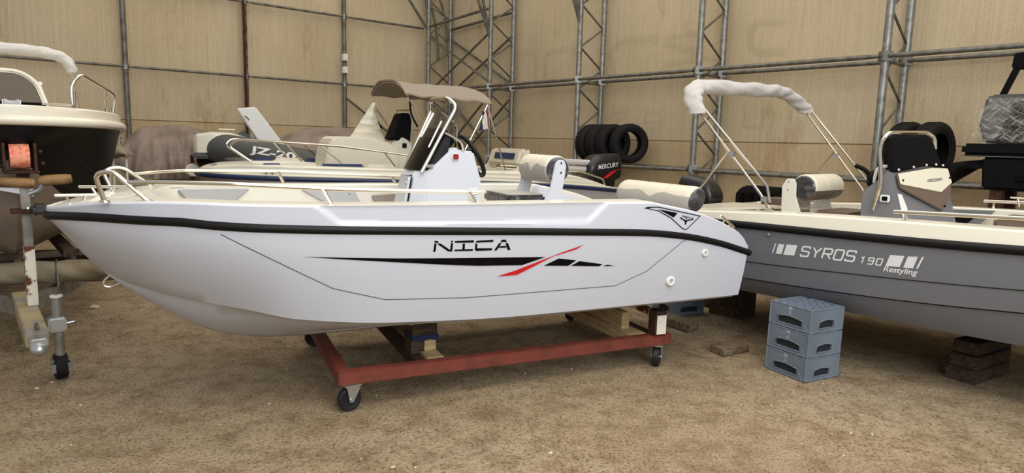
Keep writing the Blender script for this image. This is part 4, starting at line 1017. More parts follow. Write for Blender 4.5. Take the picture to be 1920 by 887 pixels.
def make_crate(label, group):
    t = thing('bottle_crate', label, 'crate', (0, 0, 0), 0, group)
    L_, W_, Hh = .355, .345, .172                            # local x: side with the long handle hole, y: short side
    def wallp(w, long_):
        """outline of one side with its handle hole, as a frame of quads in (u, v)"""
        u0, u1 = (.20, .80) if long_ else (.27, .73)
        v0, v1, v2 = .17, .40, .52
        top = []
        for k in range(9):
            q = k / 8; top.append((u0 + (u1-u0)*q, v1 + (v2 - v1) * math.sin(PI * min(1, .12 + .76*q))))
        quads = [[(0,0),(u0,0),(u0,1),(0,1)], [(u1,0),(1,0),(1,1),(u1,1)], [(u0,0),(u1,0),(u1,v0),(u0,v0)]]
        for a, b in zip(top, top[1:]): quads.append([a, b, (b[0],1), (a[0],1)])
        hole = [(u0,v0)] + [(u1,v0)] + list(reversed(top))
        return quads, hole
    mb = MB()
    for i, (o_, e, w, nrm, long_) in enumerate((((-L_/2,-W_/2),(1,0),L_,(0,-1),True),((L_/2,-W_/2),(0,1),W_,(1,0),False),((L_/2,W_/2),(-1,0),L_,(0,1),True),((-L_/2,W_/2),(0,-1),W_,(-1,0),False))):
        qs, hole = wallp(w, long_)
        P = lambda u, v, d=0: (o_[0] + e[0]*u*w + nrm[0]*d, o_[1] + e[1]*u*w + nrm[1]*d, v*Hh)
        for q in qs:
            A_ = [P(u, v) for u, v in q]; B2 = [P(u, v, -.012) for u, v in q]
            mb.poly(A_); mb.poly(list(reversed(B2)))
        n_ = len(hole)
        for k in range(n_):
            a, b = hole[k], hole[(k+1) % n_]; mb.poly([P(*a), P(*b), P(*b, -.012), P(*a, -.012)])
        rim = MB(); rim.tube([P(u, v, .001) for u, v in hole], .0042, 5, closed=True)
        RM = rim.build('handle_rim', M['crate'], t)
        if long_:                                            # raised panel edge running down from the hole
            for a, b in ((.82,.93),(.18,.07)): MB().tube([P(a,.42,.001), P(b,.02,.001)], .003, 5).build('panel_rib', M['crate'], t)
    mb.build('walls', M['crate'], t, ang=20, merge=1e-4)
    MB().box(-L_/2+.014,L_/2-.014,-W_/2+.014,W_/2-.014,.004,Hh-.05).build('interior_shade_block', M['crated'], t)  # solid dark block put in for the shade inside the crate
    ed = MB()
    for z in (.004, Hh-.004):
        ed.tube([(-L_/2,-W_/2,z),(L_/2,-W_/2,z),(L_/2,W_/2,z),(-L_/2,W_/2,z)], .005, 5, closed=True)
    for x in (-1,1):
        for y in (-1,1): ed.tube([(x*L_/2,y*W_/2,.004),(x*L_/2,y*W_/2,Hh-.004)], .006, 6)
    ed.build('edge_band', M['crate'], t)
    tp = MB()                                                 # open lattice base facing up
    nx, ny = 5, 5
    for i in range(nx):
        for j in range(ny):
            cx, cy = -L_/2 + L_*(i+.5)/nx, -W_/2 + W_*(j+.5)/ny; r = .030
            tp.lathe([(r-.006,Hh-.02),(r,Hh-.02),(r,Hh),(r-.006,Hh),(r-.006,Hh-.02)], (cx,cy,0), (0,0,1), 14)
            tp.box(cx-.004,cx+.004,cy-.034,cy+.034,Hh-.014,Hh-.002); tp.box(cx-.034,cx+.034,cy-.004,cy+.004,Hh-.014,Hh-.002)
    tp.build('lattice_base', M['crate'], t)
    # pale mark: small block of print over a forked sign
    fn = lambda u, v: (u, -W_/2 - .0025, v)
    decal('mark', t, M['print'], [[(-.015,.150),(.018,.150),(.018,.158),(-.015,.158)],[(-.015,.139),(.018,.139),(.018,.147),(-.015,.147)]] +
          stroke([(.0,.131),(.0,.116),(-.012,.100)], .006) + stroke([(.0,.117),(.012,.100)], .006) + stroke([(-.009,.128),(.009,.128)], .004), fn, .2)
    return t
cr = make_crate('lowest grey plastic crate of the stack by the grey boat', 'stacked grey crates')
ang = math.atan2(4.571-4.888, 2.139-1.981)
cc = V((1.981+2.421)/2 - .008, (4.888+4.78)/2 - .012, 0)
cr.location = cc; cr.rotation_euler = (0, 0, ang)
for k, lab in ((1, 'middle grey plastic crate of the stack by the grey boat'), (2, 'topmost grey plastic crate of the stack, its lattice base facing up')):
    c = copy_tree(cr); c.location = cc + V(.003*k, .004*k, .177*k); c.rotation_euler = (0, 0, ang + .012*k); c['label'] = lab
c = copy_tree(cr); c.location = (1.70, 6.60, 0); c.rotation_euler = (0, 0, math.radians(-155) + PI); c['label'] = 'grey plastic crate on the ground beyond the stern of the white boat'; del c['group']
# ================================================================== black boat on a trailer at the left
DB = thing('motor_boat', 'black hulled boat with grey underside, windscreen and wrapped canopy at the far left', 'boat', (-4.45, 5.8, 0), AG)
dK = [(-3.5,.58),(0,.60),(.67,.64),(1.1,.76),(1.4,.97),(1.58,1.22),(1.70,1.47),(1.80,1.66)]
dC = [(-3.5,.80),(-.6,.76),(0,.70),(.5,.60),(1.0,.43),(1.3,.25),(1.5,.10),(1.62,0),(1.8,0)]
dZ = [(-3.5,.84),(-.6,.87),(0,.89),(.5,.92),(1.0,1.03),(1.3,1.22),(1.5,1.38),(1.62,1.48),(1.70,1.50),(1.8,1.66)]
dR = [(-3.5,1.0),(-.7,.99),(0,.93),(.5,.855),(1.0,.75),(1.25,.66),(1.5,.53),(1.68,.36),(1.77,.2),(1.80,0)]
dRZ = [(-3.5,1.60),(-.7,1.62),(0,1.645),(.8,1.67),(1.8,1.69)]
def dprof(x):
    zk, c, z, r, rz = [spl(t, x) for t in (dK, dC, dZ, dR, dRZ)]
    z = max(z, zk + .001); rz = max(rz, z + .002); d = min(1, c * 5)
    P = [(0, zk), (c*.33, zk + (z-zk)*.28), (c*.66, zk + (z-zk)*.6), (c, z), (c + .012*d, z + .008)]
    for k in (1,2,3,4,5): w = k/5; P.append((c + .012*d + (r - .02*min(1,r*4) - c - .012*d) * (w ** .9), z + .008 + (rz - z - .008) * w))
    return P
dxs = frange(-3.5, 0, 14) + frange(0, 1.4, 22) + frange(1.4, 1.8, 14) + [1.8]
DH = Hull(dxs, dprof, lambda x: max(0, spl(dR, x) - .02), lambda x: spl(dRZ, x) + .12, lambda x: 0.0, lambda x: spl(dRZ, x) + .118, None, 3)
DH.i0 = 4
DH.hull_mesh(3).build('hull', [M['hullblack'], M['antifoul']], DB, ang=30)
DH.deck_mesh().build('deck', M['cream'], DB, ang=40)
near, far = wrap_rail(DH, .012, .02)
MB().tube([V(*q) for q in near] + [V(*q) for q in reversed(far)][1:], .038, 12, ry=.034, up=(0,0,1)).build('sheer_moulding', M['cream'], DB)
e_ = MB().lathe([(.03,0),(.028,.008),(1e-4,.01)], (.62,.818,1.575), (.5,.86,0), 14).build('side_lamp', M['zinc'], DB)
sh = MB(); sh.tube([V(*q) for q in [(x, dprof(x)[6][0] + .004, dprof(x)[6][1]) for x in frange(-1, 1.5, 20)]], .004, 5); sh.build('hull_crease', M['hullblack'], DB)
# windscreen: arched frame with smoked glass, low coachroof behind
arch = lambda t, x0, k: V(x0, 0, 0)
AR = fillet([V(.62,-.34,1.80),V(.46,-.30,2.03),V(.40,-.20,2.12),V(.40,.15,2.12),V(.46,.26,2.03),V(.62,.31,1.80)], .12, 6)
MB().tube(AR, .02, 10).build('windscreen_frame', M['cream'], DB)
MB().tube([p_ + V(.012,.0,.0) + (p_ - V(.5,0,1.95)).normalized() * -.02 for p_ in AR], .006, 6).build('frame_trim', M['steel'], DB)
wsm = MB(); wsm.prism([p_ * 1 for p_ in AR], (.014, 0, .004)); wsm.build('windscreen', M['smoke'], DB)
MB().box(.57,.66,-.31,.29,1.79,1.865).build('windscreen_base', M['dash'], DB, bevel=.006)
for sg in (-1,1): MB().tube(fillet([V(.46,sg*.28,2.03),V(-.3,sg*.36,1.99),V(-.5,sg*.38,1.80)], .1), .016, 8).build('side_frame', M['cream'], DB)
MB().hexa([(-2.6,-.5,1.74),(.3,-.42,1.78),(.3,.42,1.78),(-2.6,.5,1.74),(-2.6,-.45,1.86),(.1,-.36,1.84),(.1,.36,1.84),(-2.6,.45,1.86)]).build('coaming', M['cream'], DB, bevel=.02)
rl = MB().box(1.69,1.75,-.05,-.042,1.78,1.845); rl.box(1.69,1.75,.042,.05,1.78,1.845); R0 = rl.build('bow_roller_cheek', M['zinc'], DB, bevel=.004)
MB().lathe([(.010,-.04),(.034,-.04),(.022,-.016),(.022,.016),(.034,.04),(.010,.04)], (1.74,0,1.815), (0,1,0), 18).build('bow_roller', M['panelg'], R0)
cleat(DB, (.70,.36,1.795), 1.35, .2, .06)
for sg in (-1, 1):
    R1 = MB().tube(fillet([V(.42,sg*.50,1.80),V(.42,sg*.50,2.04),V(.38,sg*.58,2.135),V(.0,sg*.83,2.035),V(-.12,sg*.92,1.99),V(-.05,sg*.86,1.76)], .06), .0135, 10).build('bow_rail', M['steel'], DB)
    MB().tube([V(.01,sg*.82,2.04), V(.02,sg*.80,1.77)], .0125, 8).build('stanchion', M['steel'], R1)
    MB().tube([V(.40,sg*.52,1.78), V(.41,sg*.525,1.98)], .0125, 8).build('stanchion', M['steel'], R1)
    for q in ((.42,.50),(.02,.80),(-.05,.86)): MB().tube([V(q[0],sg*q[1],1.77),V(q[0],sg*q[1],1.87)], .018, 8).build('socket', M['steel'], R1)
    MB().tube([V(-1.0,sg*.735,1.77), V(-1.0,sg*.69,2.30)], .012, 8).build('canopy_leg', M['steel'], DB)
pth = smooth([V(-1.0,-.70,2.25),V(-1.0,-.63,2.38),V(-1.0,-.45,2.435),V(-1.0,.1,2.43),V(-1.0,.45,2.42),V(-1.0,.63,2.37),V(-1.0,.69,2.26),V(-1.0,.70,2.22)], 6)
R_ = []
for i, p_ in enumerate(pth):
    a = pth[max(0,i-1)]; b = pth[min(len(pth)-1,i+1)]; tg = (b-a).normalized(); s = tg.cross(V(1,0,0)).normalized()
    e = min(i, len(pth)-1-i); r = .055 * min(1, .35 + e * .13)
    R_.append([p_ + V(1,0,0)*math.cos(t_)*r*1.5*(1+.08*math.sin(3*t_+i)) + s*math.sin(t_)*r*(1+.1*math.sin(2*t_+i*1.7)) for t_ in [2*PI*k/20 for k in range(20)]])
cw = MB(); cw.rings(R_); cw.build('wrapped_canopy', M['wrapw'], DB, ang=70)
# trailer
TL = thing('boat_trailer', 'galvanized boat trailer with rusty winch post under the black boat', 'trailer', (-4.45, 5.8, 0), AG)
MB().beam((2.34,0,.36),(1.25,0,.40),.12,.11).build('drawbar', M['drawbar'], TL, bevel=.006)
for sg in (-1,1):
    MB().beam((1.42,sg*.03,.375),(.1,sg*.72,.40),.07,.10).build('side_rail', M['trailer'], TL, bevel=.005)
    MB().beam((.1,sg*.72,.40),(-2.8,sg*.72,.40),.07,.10).build('side_rail', M['trailer'], TL, bevel=.005)
    w_ = MB().lathe([(.10,-.07),(.19,-.08),(.26,-.075),(.275,-.04),(.275,.04),(.26,.075),(.19,.08),(.10,.07)], (-1.6,sg*.95,.275), (0,1,0), 28).build('road_wheel', M['tyre'], TL)
    MB().lathe([(1e-4,-.03),(.12,-.05),(.13,.05),(1e-4,.03)], (-1.6,sg*.95,.275), (0,1,0), 20).build('rim', M['zinc'], w_)
MB().beam((-1.6,-.95,.28),(-1.6,.95,.28),.06,.06).build('axle', M['trailer'], TL)
MB().beam((.75,-.42,.48),(.75,.42,.48),.08,.09).build('cross_member', M['rust'], TL)
for sg in (-1,1):
    MB().box(.70,.80,sg*.38-.03,sg*.38+.03,.40,.60).build('support_arm', M['trailer'], TL)
    MB().beam((-2.4,sg*.40,.62),(.9,sg*.36,.66),.09,.06).build('bunk', M['woodd'], TL)
cp2 = MB(); cp2.box(2.30,2.44,-.045,.045,.325,.385); cp2.sph((2.42,0,.315),(.06,.05,.045)); cp2.build('coupling', M['zinc'], TL, bevel=.008)
MB().tube(fillet([V(2.30,0,.40),V(2.33,0,.46),V(2.42,0,.44)], .03), .011, 8).build('coupling_lever', M['pipe'], TL)
PX = 1.70
wp_ = MB().box(PX-.035,PX+.035,.008,.062,.40,1.28).build('winch_post', M['trailer'], TL, bevel=.006)
MB().box(PX-.038,PX+.038,.004,.066,.44,.86).build('rusty_sleeve', M['chip'], wp_, bevel=.004)
br2 = MB(); br2.box(PX-.07,PX+.07,-.075,.125,1.355,1.375)
for y in (-.065,.105): br2.box(PX-.085,PX+.085,y-.008,y+.008,1.36,1.56)
br2.box(PX-.02,PX+.02,.0,.07,1.27,1.36)
WN = br2.build('winch', M['rust'], TL, bevel=.004)
MB().lathe([(.02,-.055),(.082,-.055),(.087,-.03),(.086,.03),(.082,.055),(.02,.055)], (PX,.02,1.47), (0,1,0), 24).build('strap_drum', M['strap'], WN)
MB().lathe([(.05,-.010),(.06,-.01),(.06,.01),(.05,.01)], (PX,-.10,1.44), (0,1,0), 18).build('gear', M['rust'], WN)
MB().tube(fillet([V(PX,-.075,1.40),V(PX+.02,-.16,1.40),V(PX+.06,-.17,1.10),V(PX+.06,-.23,1.09)], .03), .009, 8).build('crank_handle', M['rust'], WN)
for y, z in ((.13,1.50),(.14,1.42)): MB().lathe([(.014,0),(.014,.02),(1e-4,.02)], (PX,y,z), (0,1,0), 6).build('nut', M['rust'], WN)
bs2 = MB(); bs2.beam((PX,-.1,1.27),(PX,.09,1.22),.03,.05); B2 = bs2.build('bow_stop', M['zinc'], TL)
MB().tube(fillet([V(PX+.02,.05,1.21),V(PX+.03,.12,1.24),V(PX+.03,.14,1.31)], .03), .016, 8).build('roller_fork', M['zinc'], B2)
MB().lathe([(1e-4,-.12),(.03,-.115),(.036,-.08),(.034,.08),(.03,.115),(1e-4,.12)], (PX+.03,-.02,1.295), (.2,1,-.06), 16).build('keel_roller', M['roller'], B2)
MB().lathe([(1e-4,-.10),(.03,-.095),(.037,-.06),(.037,.06),(.03,.095),(1e-4,.10)], (PX+.04,.21,1.31), (.2,1,.08), 16).build('keel_roller', M['roller'], B2)
bp = MB(); bp.prism([(PX+.06,.05,1.12),(PX+.14,.05,1.16),(PX+.34,.05,1.17),(PX+.36,.05,1.10),(PX+.14,.05,1.08)], (0,.09,0)); BP = bp.build('snubber_bracket', M['hullblack'], TL, bevel=.02)
MB().lathe([(.012,0),(.012,.01),(1e-4,.012)], (PX+.17,.04,1.13), (0,-1,0), 8).build('bolt', M['zinc'], BP)
MB().beam((PX+.02,-.05,1.10),(PX+.02,.09,1.10),.11,.03).build('post_clamp', M['rust'], TL)
# jockey wheel
jx, jy = 2.09, .135
jt = MB(); jt.lathe([(.03,.12),(.03,.56),(.026,.56)], (jx,jy,0), (0,0,1), 16); JT = jt.build('jockey_tube', M['trailer'], TL)
MB().lathe([(.03,.555),(.037,.56),(.037,.572),(1e-4,.575)], (jx,jy,0), (0,0,1), 16).build('tube_cap', M['pipew'], JT)
MB().tube(fillet([V(jx,jy,.56),V(jx,jy,.60),V(jx+.01,jy+.02,.63),V(jx,jy+.02,.71)], .02), .010, 8).build('jockey_handle', M['pipe'], JT)
MB().box(jx-.05,jx+.05,jy-.06,jy+.045,.33,.43).build('jockey_clamp', M['zinc'], TL, bevel=.012)
MB().tube([V(jx+.02,jy+.04,.38),V(jx+.02,jy+.09,.385)], .008, 8).build('clamp_screw', M['zinc'], JT)
jf = MB()
for y in (-.05,.05): jf.prism([(jx-.03,jy+y-.003,.13),(jx+.03,jy+y-.003,.13),(jx+.07,jy+y-.003,.09),(jx+.02,jy+y-.003,.06),(jx-.04,jy+y-.003,.09)], (0,.006,0))
jf.box(jx-.04,jx+.04,jy-.055,jy+.055,.125,.14); jf.box(jx+.055,jx+.065,jy-.06,jy+.06,.06,.12); jf.build('jockey_fork', M['trailer'], JT, bevel=.003)
MB().lathe([(.02,-.035),(.07,-.04),(.088,-.03),(.088,.03),(.07,.04),(.02,.035)], (jx-.015,jy,.088), (0,1,0), 24).build('jockey_wheel', M['tyre'], TL)
# long rolled tarpaulin and timbers behind the trailer
RT_ = thing('rolled_tarpaulin', 'long beige tarpaulin roll lying across the trailer rails behind the winch post', 'tarpaulin', (-4.45, 5.8, 0), AG)
pp = [V(.80,-1.25,.515),V(.88,-.6,.54),V(.95,-.1,.545),V(1.05,.22,.545),V(1.08,.5,.535),V(1.05,.80,.51)]
P_ = smooth(pp, 10); R_ = []
for i, p_ in enumerate(P_):
    a = P_[max(0,i-1)]; b = P_[min(len(P_)-1,i+1)]; tg = (b-a).normalized(); s = tg.cross(V(0,0,1)).normalized()
    R_.append([p_ + s*math.cos(t_)*.10*(1+.07*math.sin(4*t_+i*.8)) + V(0,0,1)*math.sin(t_)*.088*(1+.09*math.sin(i*.9)*math.cos(t_)+.06*math.sin(3*t_+i*.6)) for t_ in [2*PI*k/24 for k in range(24)]])
rb = MB(); rb.rings(R_); rb.build('roll', M['tarpb'], RT_, ang=60)
for t_ in (.35,.62): 
    i = int(t_*len(P_)); tg = (P_[i+1]-P_[i]).normalized(); s = tg.cross(V(0,0,1)).normalized()
    MB().tube([P_[i] + s*math.cos(a)*.107 + V(0,0,1)*math.sin(a)*.096 for a in [2*PI*k/24 for k in range(24)]], .006, 6, closed=True).build('tie_cord', M['vinyldark'], RT_)
plank('reddish brown sleeper lying behind the beige tarpaulin roll', [(-5.75,7.7),(-4.75,8.15),(-4.80,8.28),(-5.80,7.83)], 0.0, .22, M['rust'], 'timber_beam', 'sleepers behind the tarpaulin roll')
plank('grey sleeper behind the left end of the tarpaulin roll', [(-6.6,7.3),(-5.85,7.65),(-5.9,7.78),(-6.65,7.43)], 0.0, .20, M['woodg'], 'timber_beam', 'sleepers behind the tarpaulin roll')
plank('short slanting board leaning beside the end of the tarpaulin roll', [(-4.7,7.42),(-4.35,7.55),(-4.4,7.66),(-4.75,7.53)], 0.0, .20, M['woodg'], 'timber_block')
pb = MB(); pb.rings([[(-.035,-.02,.0),(.03,-.03,.0),(.04,.02,.0),(-.03,.03,.0)],[(-.035,-.02,.012),(.03,-.03,.02),(.04,.02,.014),(-.03,.03,.022)]])
o = pb.build('paper_scrap', M['paper']); o.location = (-3.92,6.12,0); tag(o, 'crumpled pale paper scrap on the earth near the trailer', 'litter')
# ================================================================== boat behind: cream with navy stripe and taupe bimini
AN = math.radians(25.11)
MBT = thing('motor_boat', 'cream boat with navy stripe, taupe bimini and black outboard behind the white boat', 'boat', (-1.988, 8.657, 0), AN)
mR = [(-1.92,0),(-1.91,.14),(-1.87,.32),(-1.75,.50),(-1.5,.68),(-1.1,.81),(-.5,.88),(.5,.92),(2.4,.90),(3.2,.86),(3.45,.80)]
mRZ = [(-1.92,1.195),(-1.0,1.175),(0,1.155),(1.35,1.13),(2.4,1.09),(3.0,1.05),(3.45,1.01)]
mGZ = [(-1.92,1.225),(-1.83,1.275),(-1.62,1.31),(-1.1,1.325),(-.4,1.31),(1.2,1.285),(2.0,1.275),(2.6,1.24),(3.0,1.16),(3.3,1.07),(3.45,1.03)]
mK = [(-1.92,1.18),(-1.8,1.0),(-1.6,.78),(-1.2,.58),(-.6,.50),(3.45,.5)]
mC = [(-1.92,0),(-1.75,.06),(-1.5,.3),(-1.1,.55),(-.5,.72),(.5,.78),(3.45,.76)]
mCZ = [(-1.92,1.182),(-1.75,1.0),(-1.5,.86),(-1.1,.78),(-.5,.72),(3.45,.70)]
def mprof(x):
    zk, c, z, r, rz = [spl(t, x) for t in (mK, mC, mCZ, mR, mRZ)]
    z = max(z, zk+.001); rz = max(rz, z+.002)
    return [(0,zk),(c*.5,(zk+z)/2),(c,z),(c+(r-c)*.45,z+(rz-z)*.33),(c+(r-.02-c)*.8,z+(rz-z)*.66),(max(0,r-.02),rz)]
mxs = frange(-1.92,-1.5,12)+frange(-1.5,0,20)+frange(0,3.45,30)+[3.45]
def mdisp(x, z):
    return -.010 * (math.exp(-((z - spl(mRZ, x) - .075) / .012) ** 2) + math.exp(-((z - spl(mRZ, x) - .125) / .012) ** 2))
MH = Hull(mxs, mprof, lambda x: max(0, spl(mR,x)-.08*min(1,spl(mR,x)*3)), lambda x: spl(mGZ,x), lambda x: max(0, spl(mR,x)-.30) if x > -1.3 else 0.0, lambda x: .85 if x > -1.3 else spl(mGZ,x)-.004, mdisp, 12)
MH.i0 = 2
MH.hull_mesh().build('hull', M['lilac'], MBT, ang=30)
MH.deck_mesh().build('deck', M['cream'], MBT, ang=50)
near, far = wrap_rail(MH, -.0, .0)
MB().tube([V(*q) for q in near]+[V(*q) for q in reversed(far)][1:], .024, 10, ry=.028, up=(0,0,1)).build('rub_rail', M['stripe'], MBT)
near, far = wrap_rail(MH, .004, .033)
MB().tube([V(*q) for q in near]+[V(*q) for q in reversed(far)][1:], .012, 8, up=(0,0,1)).build('white_moulding', M['cream'], MBT)
bd = decal('name_plate', MBT, M['black'], [[(1.05+.075*math.cos(a), 1.205+.022*math.sin(a)) for a in [2*PI*k/20 for k in range(20)]]], lambda u, v: (u, -MH.top(u, v)-.014, v), .3)
for sg in (-1,1):
    ml = MB().tube(fillet([V(-1.36,sg*.66,1.36),V(-1.58,sg*.60,1.52),V(-1.50,sg*.62,1.60),V(-.9,sg*.76,1.575),V(-.39,sg*.78,1.55),V(.44,sg*.80,1.455),V(.62,sg*.80,1.30)], .09), .0125, 8).build('bow_rail', M['steel'], MBT)
    for a, b in (((-.62,sg*.77,1.56),(-.38,sg*.80,1.35)), ((-1.0,sg*.74,1.578),(-.82,sg*.74,1.37)), ((.12,sg*.79,1.49),(.25,sg*.80,1.32))): MB().tube([a,b], .0115, 8).build('stanchion', M['steel'], ml)
    MB().tube(fillet([V(2.3,sg*.72,1.29),V(2.9,sg*.72,1.27),V(3.25,sg*.72,1.17),V(3.28,sg*.72,1.08)], .1), .011, 8).build('stern_rail', M['steel'], MBT)
cleat(MBT, (-1.18,-.795,1.235), 0, .18, .025, 'black'); cleat(MBT, (2.55,-.80,1.235), .0, .16, .03, 'black')
for x0, x1, m in ((-1.25,-1.02,'navy'),(-1.0,-.62,'cream'),(-.60,-.08,'navy'),(-.06,.3,'cream')):
    MB().box(x0,x1,.58,.66,1.16,1.365).build('coaming_cushion', M[m], MBT, bevel=.025)
    MB().box(x0,x1,-.64,-.57,1.16,1.34).build('coaming_cushion', M[m], MBT, bevel=.025)
# forward lounge back and folded canvas
ls = MB(); R_ = []
for y, dx in ((-.42,.06),(-.2,.0),(.2,.0),(.42,.06)):
    R_.append([(x, y, z) for x, z in ((-.52,.9),(-.50,1.38),(-.46+dx*.3,1.62),(-.36,1.665),(.02,1.665),(.28,1.60),(.40,1.48),(.36,.9))])
ls.rings(R_); ls.build('lounge_back', M['vinylc'], MBT, ang=40, bevel=.02)
cp3 = MB(); R_ = []
for i in range(15):
    t = i/14; x0 = -.14+.30*t; x1 = .26-.05*t+.14*max(0,.55-t)**1.3; z = 1.64+.46*t
    d = .012*math.sin(t*26)
    R_.append([(x0,-.02+d,z),(x0+.5*(x1-x0),-.07+d*1.6,z+.012*math.sin(t*9)),(x1,-.02+d,z-.02),(x1,.0+d,z-.02),(x0+.5*(x1-x0),-.035+d,z),(x0,.0+d,z)])
cp3.rings(R_); cp3.build('canvas_panel', M['vinylc'], MBT, ang=60)
# console with black screen cover
mc = MB(); mc.rings([[(x,y,z) for x,z in ((.40-d,.88),(.36-d,1.40),(.38-d,1.60),(.44-d,1.68),(.60,1.62),(.66,1.50),(.68,.88))] for y, d in ((-.24,-.06),(-.17,.0),(.17,.0),(.24,-.06))])
MC = mc.build('console', M['cream'], MBT, ang=30, bevel=.012)
cv = MB(); cv.rings([[(.35+.05*abs(y)*2,y,1.645),(.60,y,1.60),(.625,y*.9,1.93),(.60,y*.85,1.985),(.50,y*.8,1.985)] for y in (-.23,-.15,.15,.23)]); cv.build('screen_cover', M['cover'], MC, bevel=.012, ang=30)
MB().tube(fillet([V(.62,-.255,1.40),V(.615,-.26,1.90),V(.585,-.24,2.02),V(.54,.22,2.03),V(.55,.25,1.9)], .05), .011, 8).build('console_rail', M['steel'], MC)
MB().box(.49,.545,-.262,-.245,1.54,1.60).build('switch_panel', M['black'], MC, bevel=.004)
# seat with navy band
ms = MB(); ms.hexa([(2.0,-.52,1.33),(2.12,-.52,1.33),(2.12,.52,1.33),(2.0,.52,1.33),(2.06,-.50,1.555),(2.18,-.50,1.56),(2.18,.50,1.56),(2.06,.50,1.555)])
MS = ms.build('seat_backrest', M['vinylc'], MBT, bevel=.035)
MB().hexa([(2.012,-.36,1.415),(2.02,-.36,1.415),(2.02,.30,1.415),(2.012,.30,1.415),(2.032,-.36,1.50),(2.05,-.36,1.50),(2.05,.30,1.50),(2.032,.30,1.50)]).build('navy_band', M['navy'], MS, bevel=.002)
for y in (-.56,.53): MB().prism([(2.08,y,1.53),(2.16,y,1.555),(2.19,y,1.43),(2.15,y,1.28),(2.15,y,.86),(1.82,y,.86),(1.84,y,1.22),(2.02,y,1.33)], (0,.025,0)).build('seat_arm', M['cream'], MS, bevel=.006)
MB().box(1.70,2.1,-.52,.52,.86,1.27).build('seat_base', M['cream'], MBT, bevel=.02)
for k, z in enumerate((1.375, 1.275)):
    MB().tube(smooth([V(2.5+.05*k,-.05,z),V(2.9,-.05,z+.01),V(3.42,-.05,z-.005)], 5), .047, 10).build('rolled_canvas', M['canvasw'], MBT)
# bimini
bm = MB(); X = [.33,.55,.85,1.25,1.7,2.0]; R_ = []
def bz(x, y): return 2.395 + .05*y - .03*(x-.33) - .06*max(0,x-1.1) - .18*abs(y/.88)**2.6 - .03*math.sin(PI*min(1,max(0,(x-.33)/.8)))*(1-abs(y)) 
for th in (0, .018):
    R_ = []
    for i in range(21):
        x = .33 + 1.11*i/20
        r = []
        for k in range(25):
            y = -.88 + 1.76*k/24; z = bz(x, y) + .008*math.sin(i*1.3+k*.4) - .012*math.sin(PI*((x-.33)/.48 % 1)) + th
            r.append((x - .16*(y/.88) * 0 + .02*abs(y), y, z))
        R_.append(r)
    if th == 0: lo_ = R_
    else: hi_ = R_
bm.rings([list(a)+list(reversed(b)) for a, b in zip(lo_, hi_)]); 
BI = bm.build('bimini_canvas', M['canvasb'], MBT, ang=60)
for x in (.36,1.41): MB().tube([V(x+.02*abs(-.88+1.76*k/24), -.88+1.76*k/24, bz(x,-.88+1.76*k/24)-.012) for k in range(25)], .011, 8).build('bow_tube', M['steel'], BI)
for sg in (-1,1):
    y = sg*.88
    for a, b in (((.37,y,2.14),(1.0,y,1.30)), ((1.40,y,2.10),(1.0,y,1.32)), ((1.40,y,2.10),(1.66,y,1.29)), ((.40,y,2.11),(-.05 if sg>0 else .75,y,1.33 if sg>0 else 1.70))): MB().tube([a,b], .011, 8).build('canopy_leg', M['steel'], BI)
    MB().tube(smooth([V(.40,y,2.12),V(.42,y,1.95),V(.50,y,1.80)], 5), .012, 6).build('strap', M['cover'], BI)
mo, mT = outboard(MBT, (3.66,.0,1.12), 0, 'outboard_motor', M['motor'], 1.1, math.radians(-4))
cow = lambda u, v, d=.004: mT @ V(u, -.172 - d + .22*max(0, v-.16)**1.5 - .06*max(0,.09-v), v)
tm = text_mesh('MERCURY', 0, 0, .062, .33, .18, .012)
_decal(tm, 'lettering', mo, M['white'], lambda u, v: cow(-.14+u, .155+v+u*.06), .06)
decal('red_swoosh', mo, M['red'], [[(-.08,.03),(.0,.03),(.16,.125),(.27,.14),(.12,.13),(.04,.10)]], lambda u, v: cow(u, v, .003), .06)
MB().box(2.9,3.3,-.3,.3,.5,.9).build('engine_well', M['cream'], MBT, bevel=.02)
# cradle carrying it
CRD = thing('boat_cradle', 'low timber cradle carrying the cream boat behind the white boat', 'cradle', (-1.988,8.657,0), AN)
for x in (-.6,1.2,2.8):
    MB().box(x-.08,x+.08,-.7,.7,0,.2).build('cross_timber', M['woodd'], CRD, bevel=.005)
    MB().box(x-.07,x+.07,-.12,.12,.2,.495).build('keel_block', M['woodd'], CRD, bevel=.005)
    for sg in (-1,1): MB().box(x-.06,x+.06,sg*.55-.06,sg*.55+.06,.2,.60).build('side_prop', M['woodd'], CRD, bevel=.005)
# flag on the canopy leg
fl = thing('small_flag', 'small white, blue and red flag hanging from the taupe bimini leg', 'flag', (-1.988,8.657,0), AN)
for z0, z1, m, o_ in ((1.86,2.05,'flagw',0),(1.80,1.90,'flagb',-.03),(1.83,2.05,'flagr',.075)):
    pass
def strip(nm, us, m):
    mb = MB(); R_ = []
    for i in range(9):
        t = i/8; z = 2.02-.20*t
        r = []
        for u in us: r.append((1.315+.065*u+.06*t*(1.2*u-.55)+.02*math.sin(u*7+t*3), -.90-.02*math.sin(u*9+t*5), z-.05*(1-u)*t))
        R_.append(r + [(p_[0], p_[1]+.003, p_[2]) for p_ in reversed(r)])
    mb.rings(R_); return mb.build(nm, M[m], fl)
strip('white_band', [.42,.6,.82], 'flagw'); strip('blue_band', [0,.2,.42], 'flagb'); strip('red_band', [.82,.9,1.0], 'flagr')

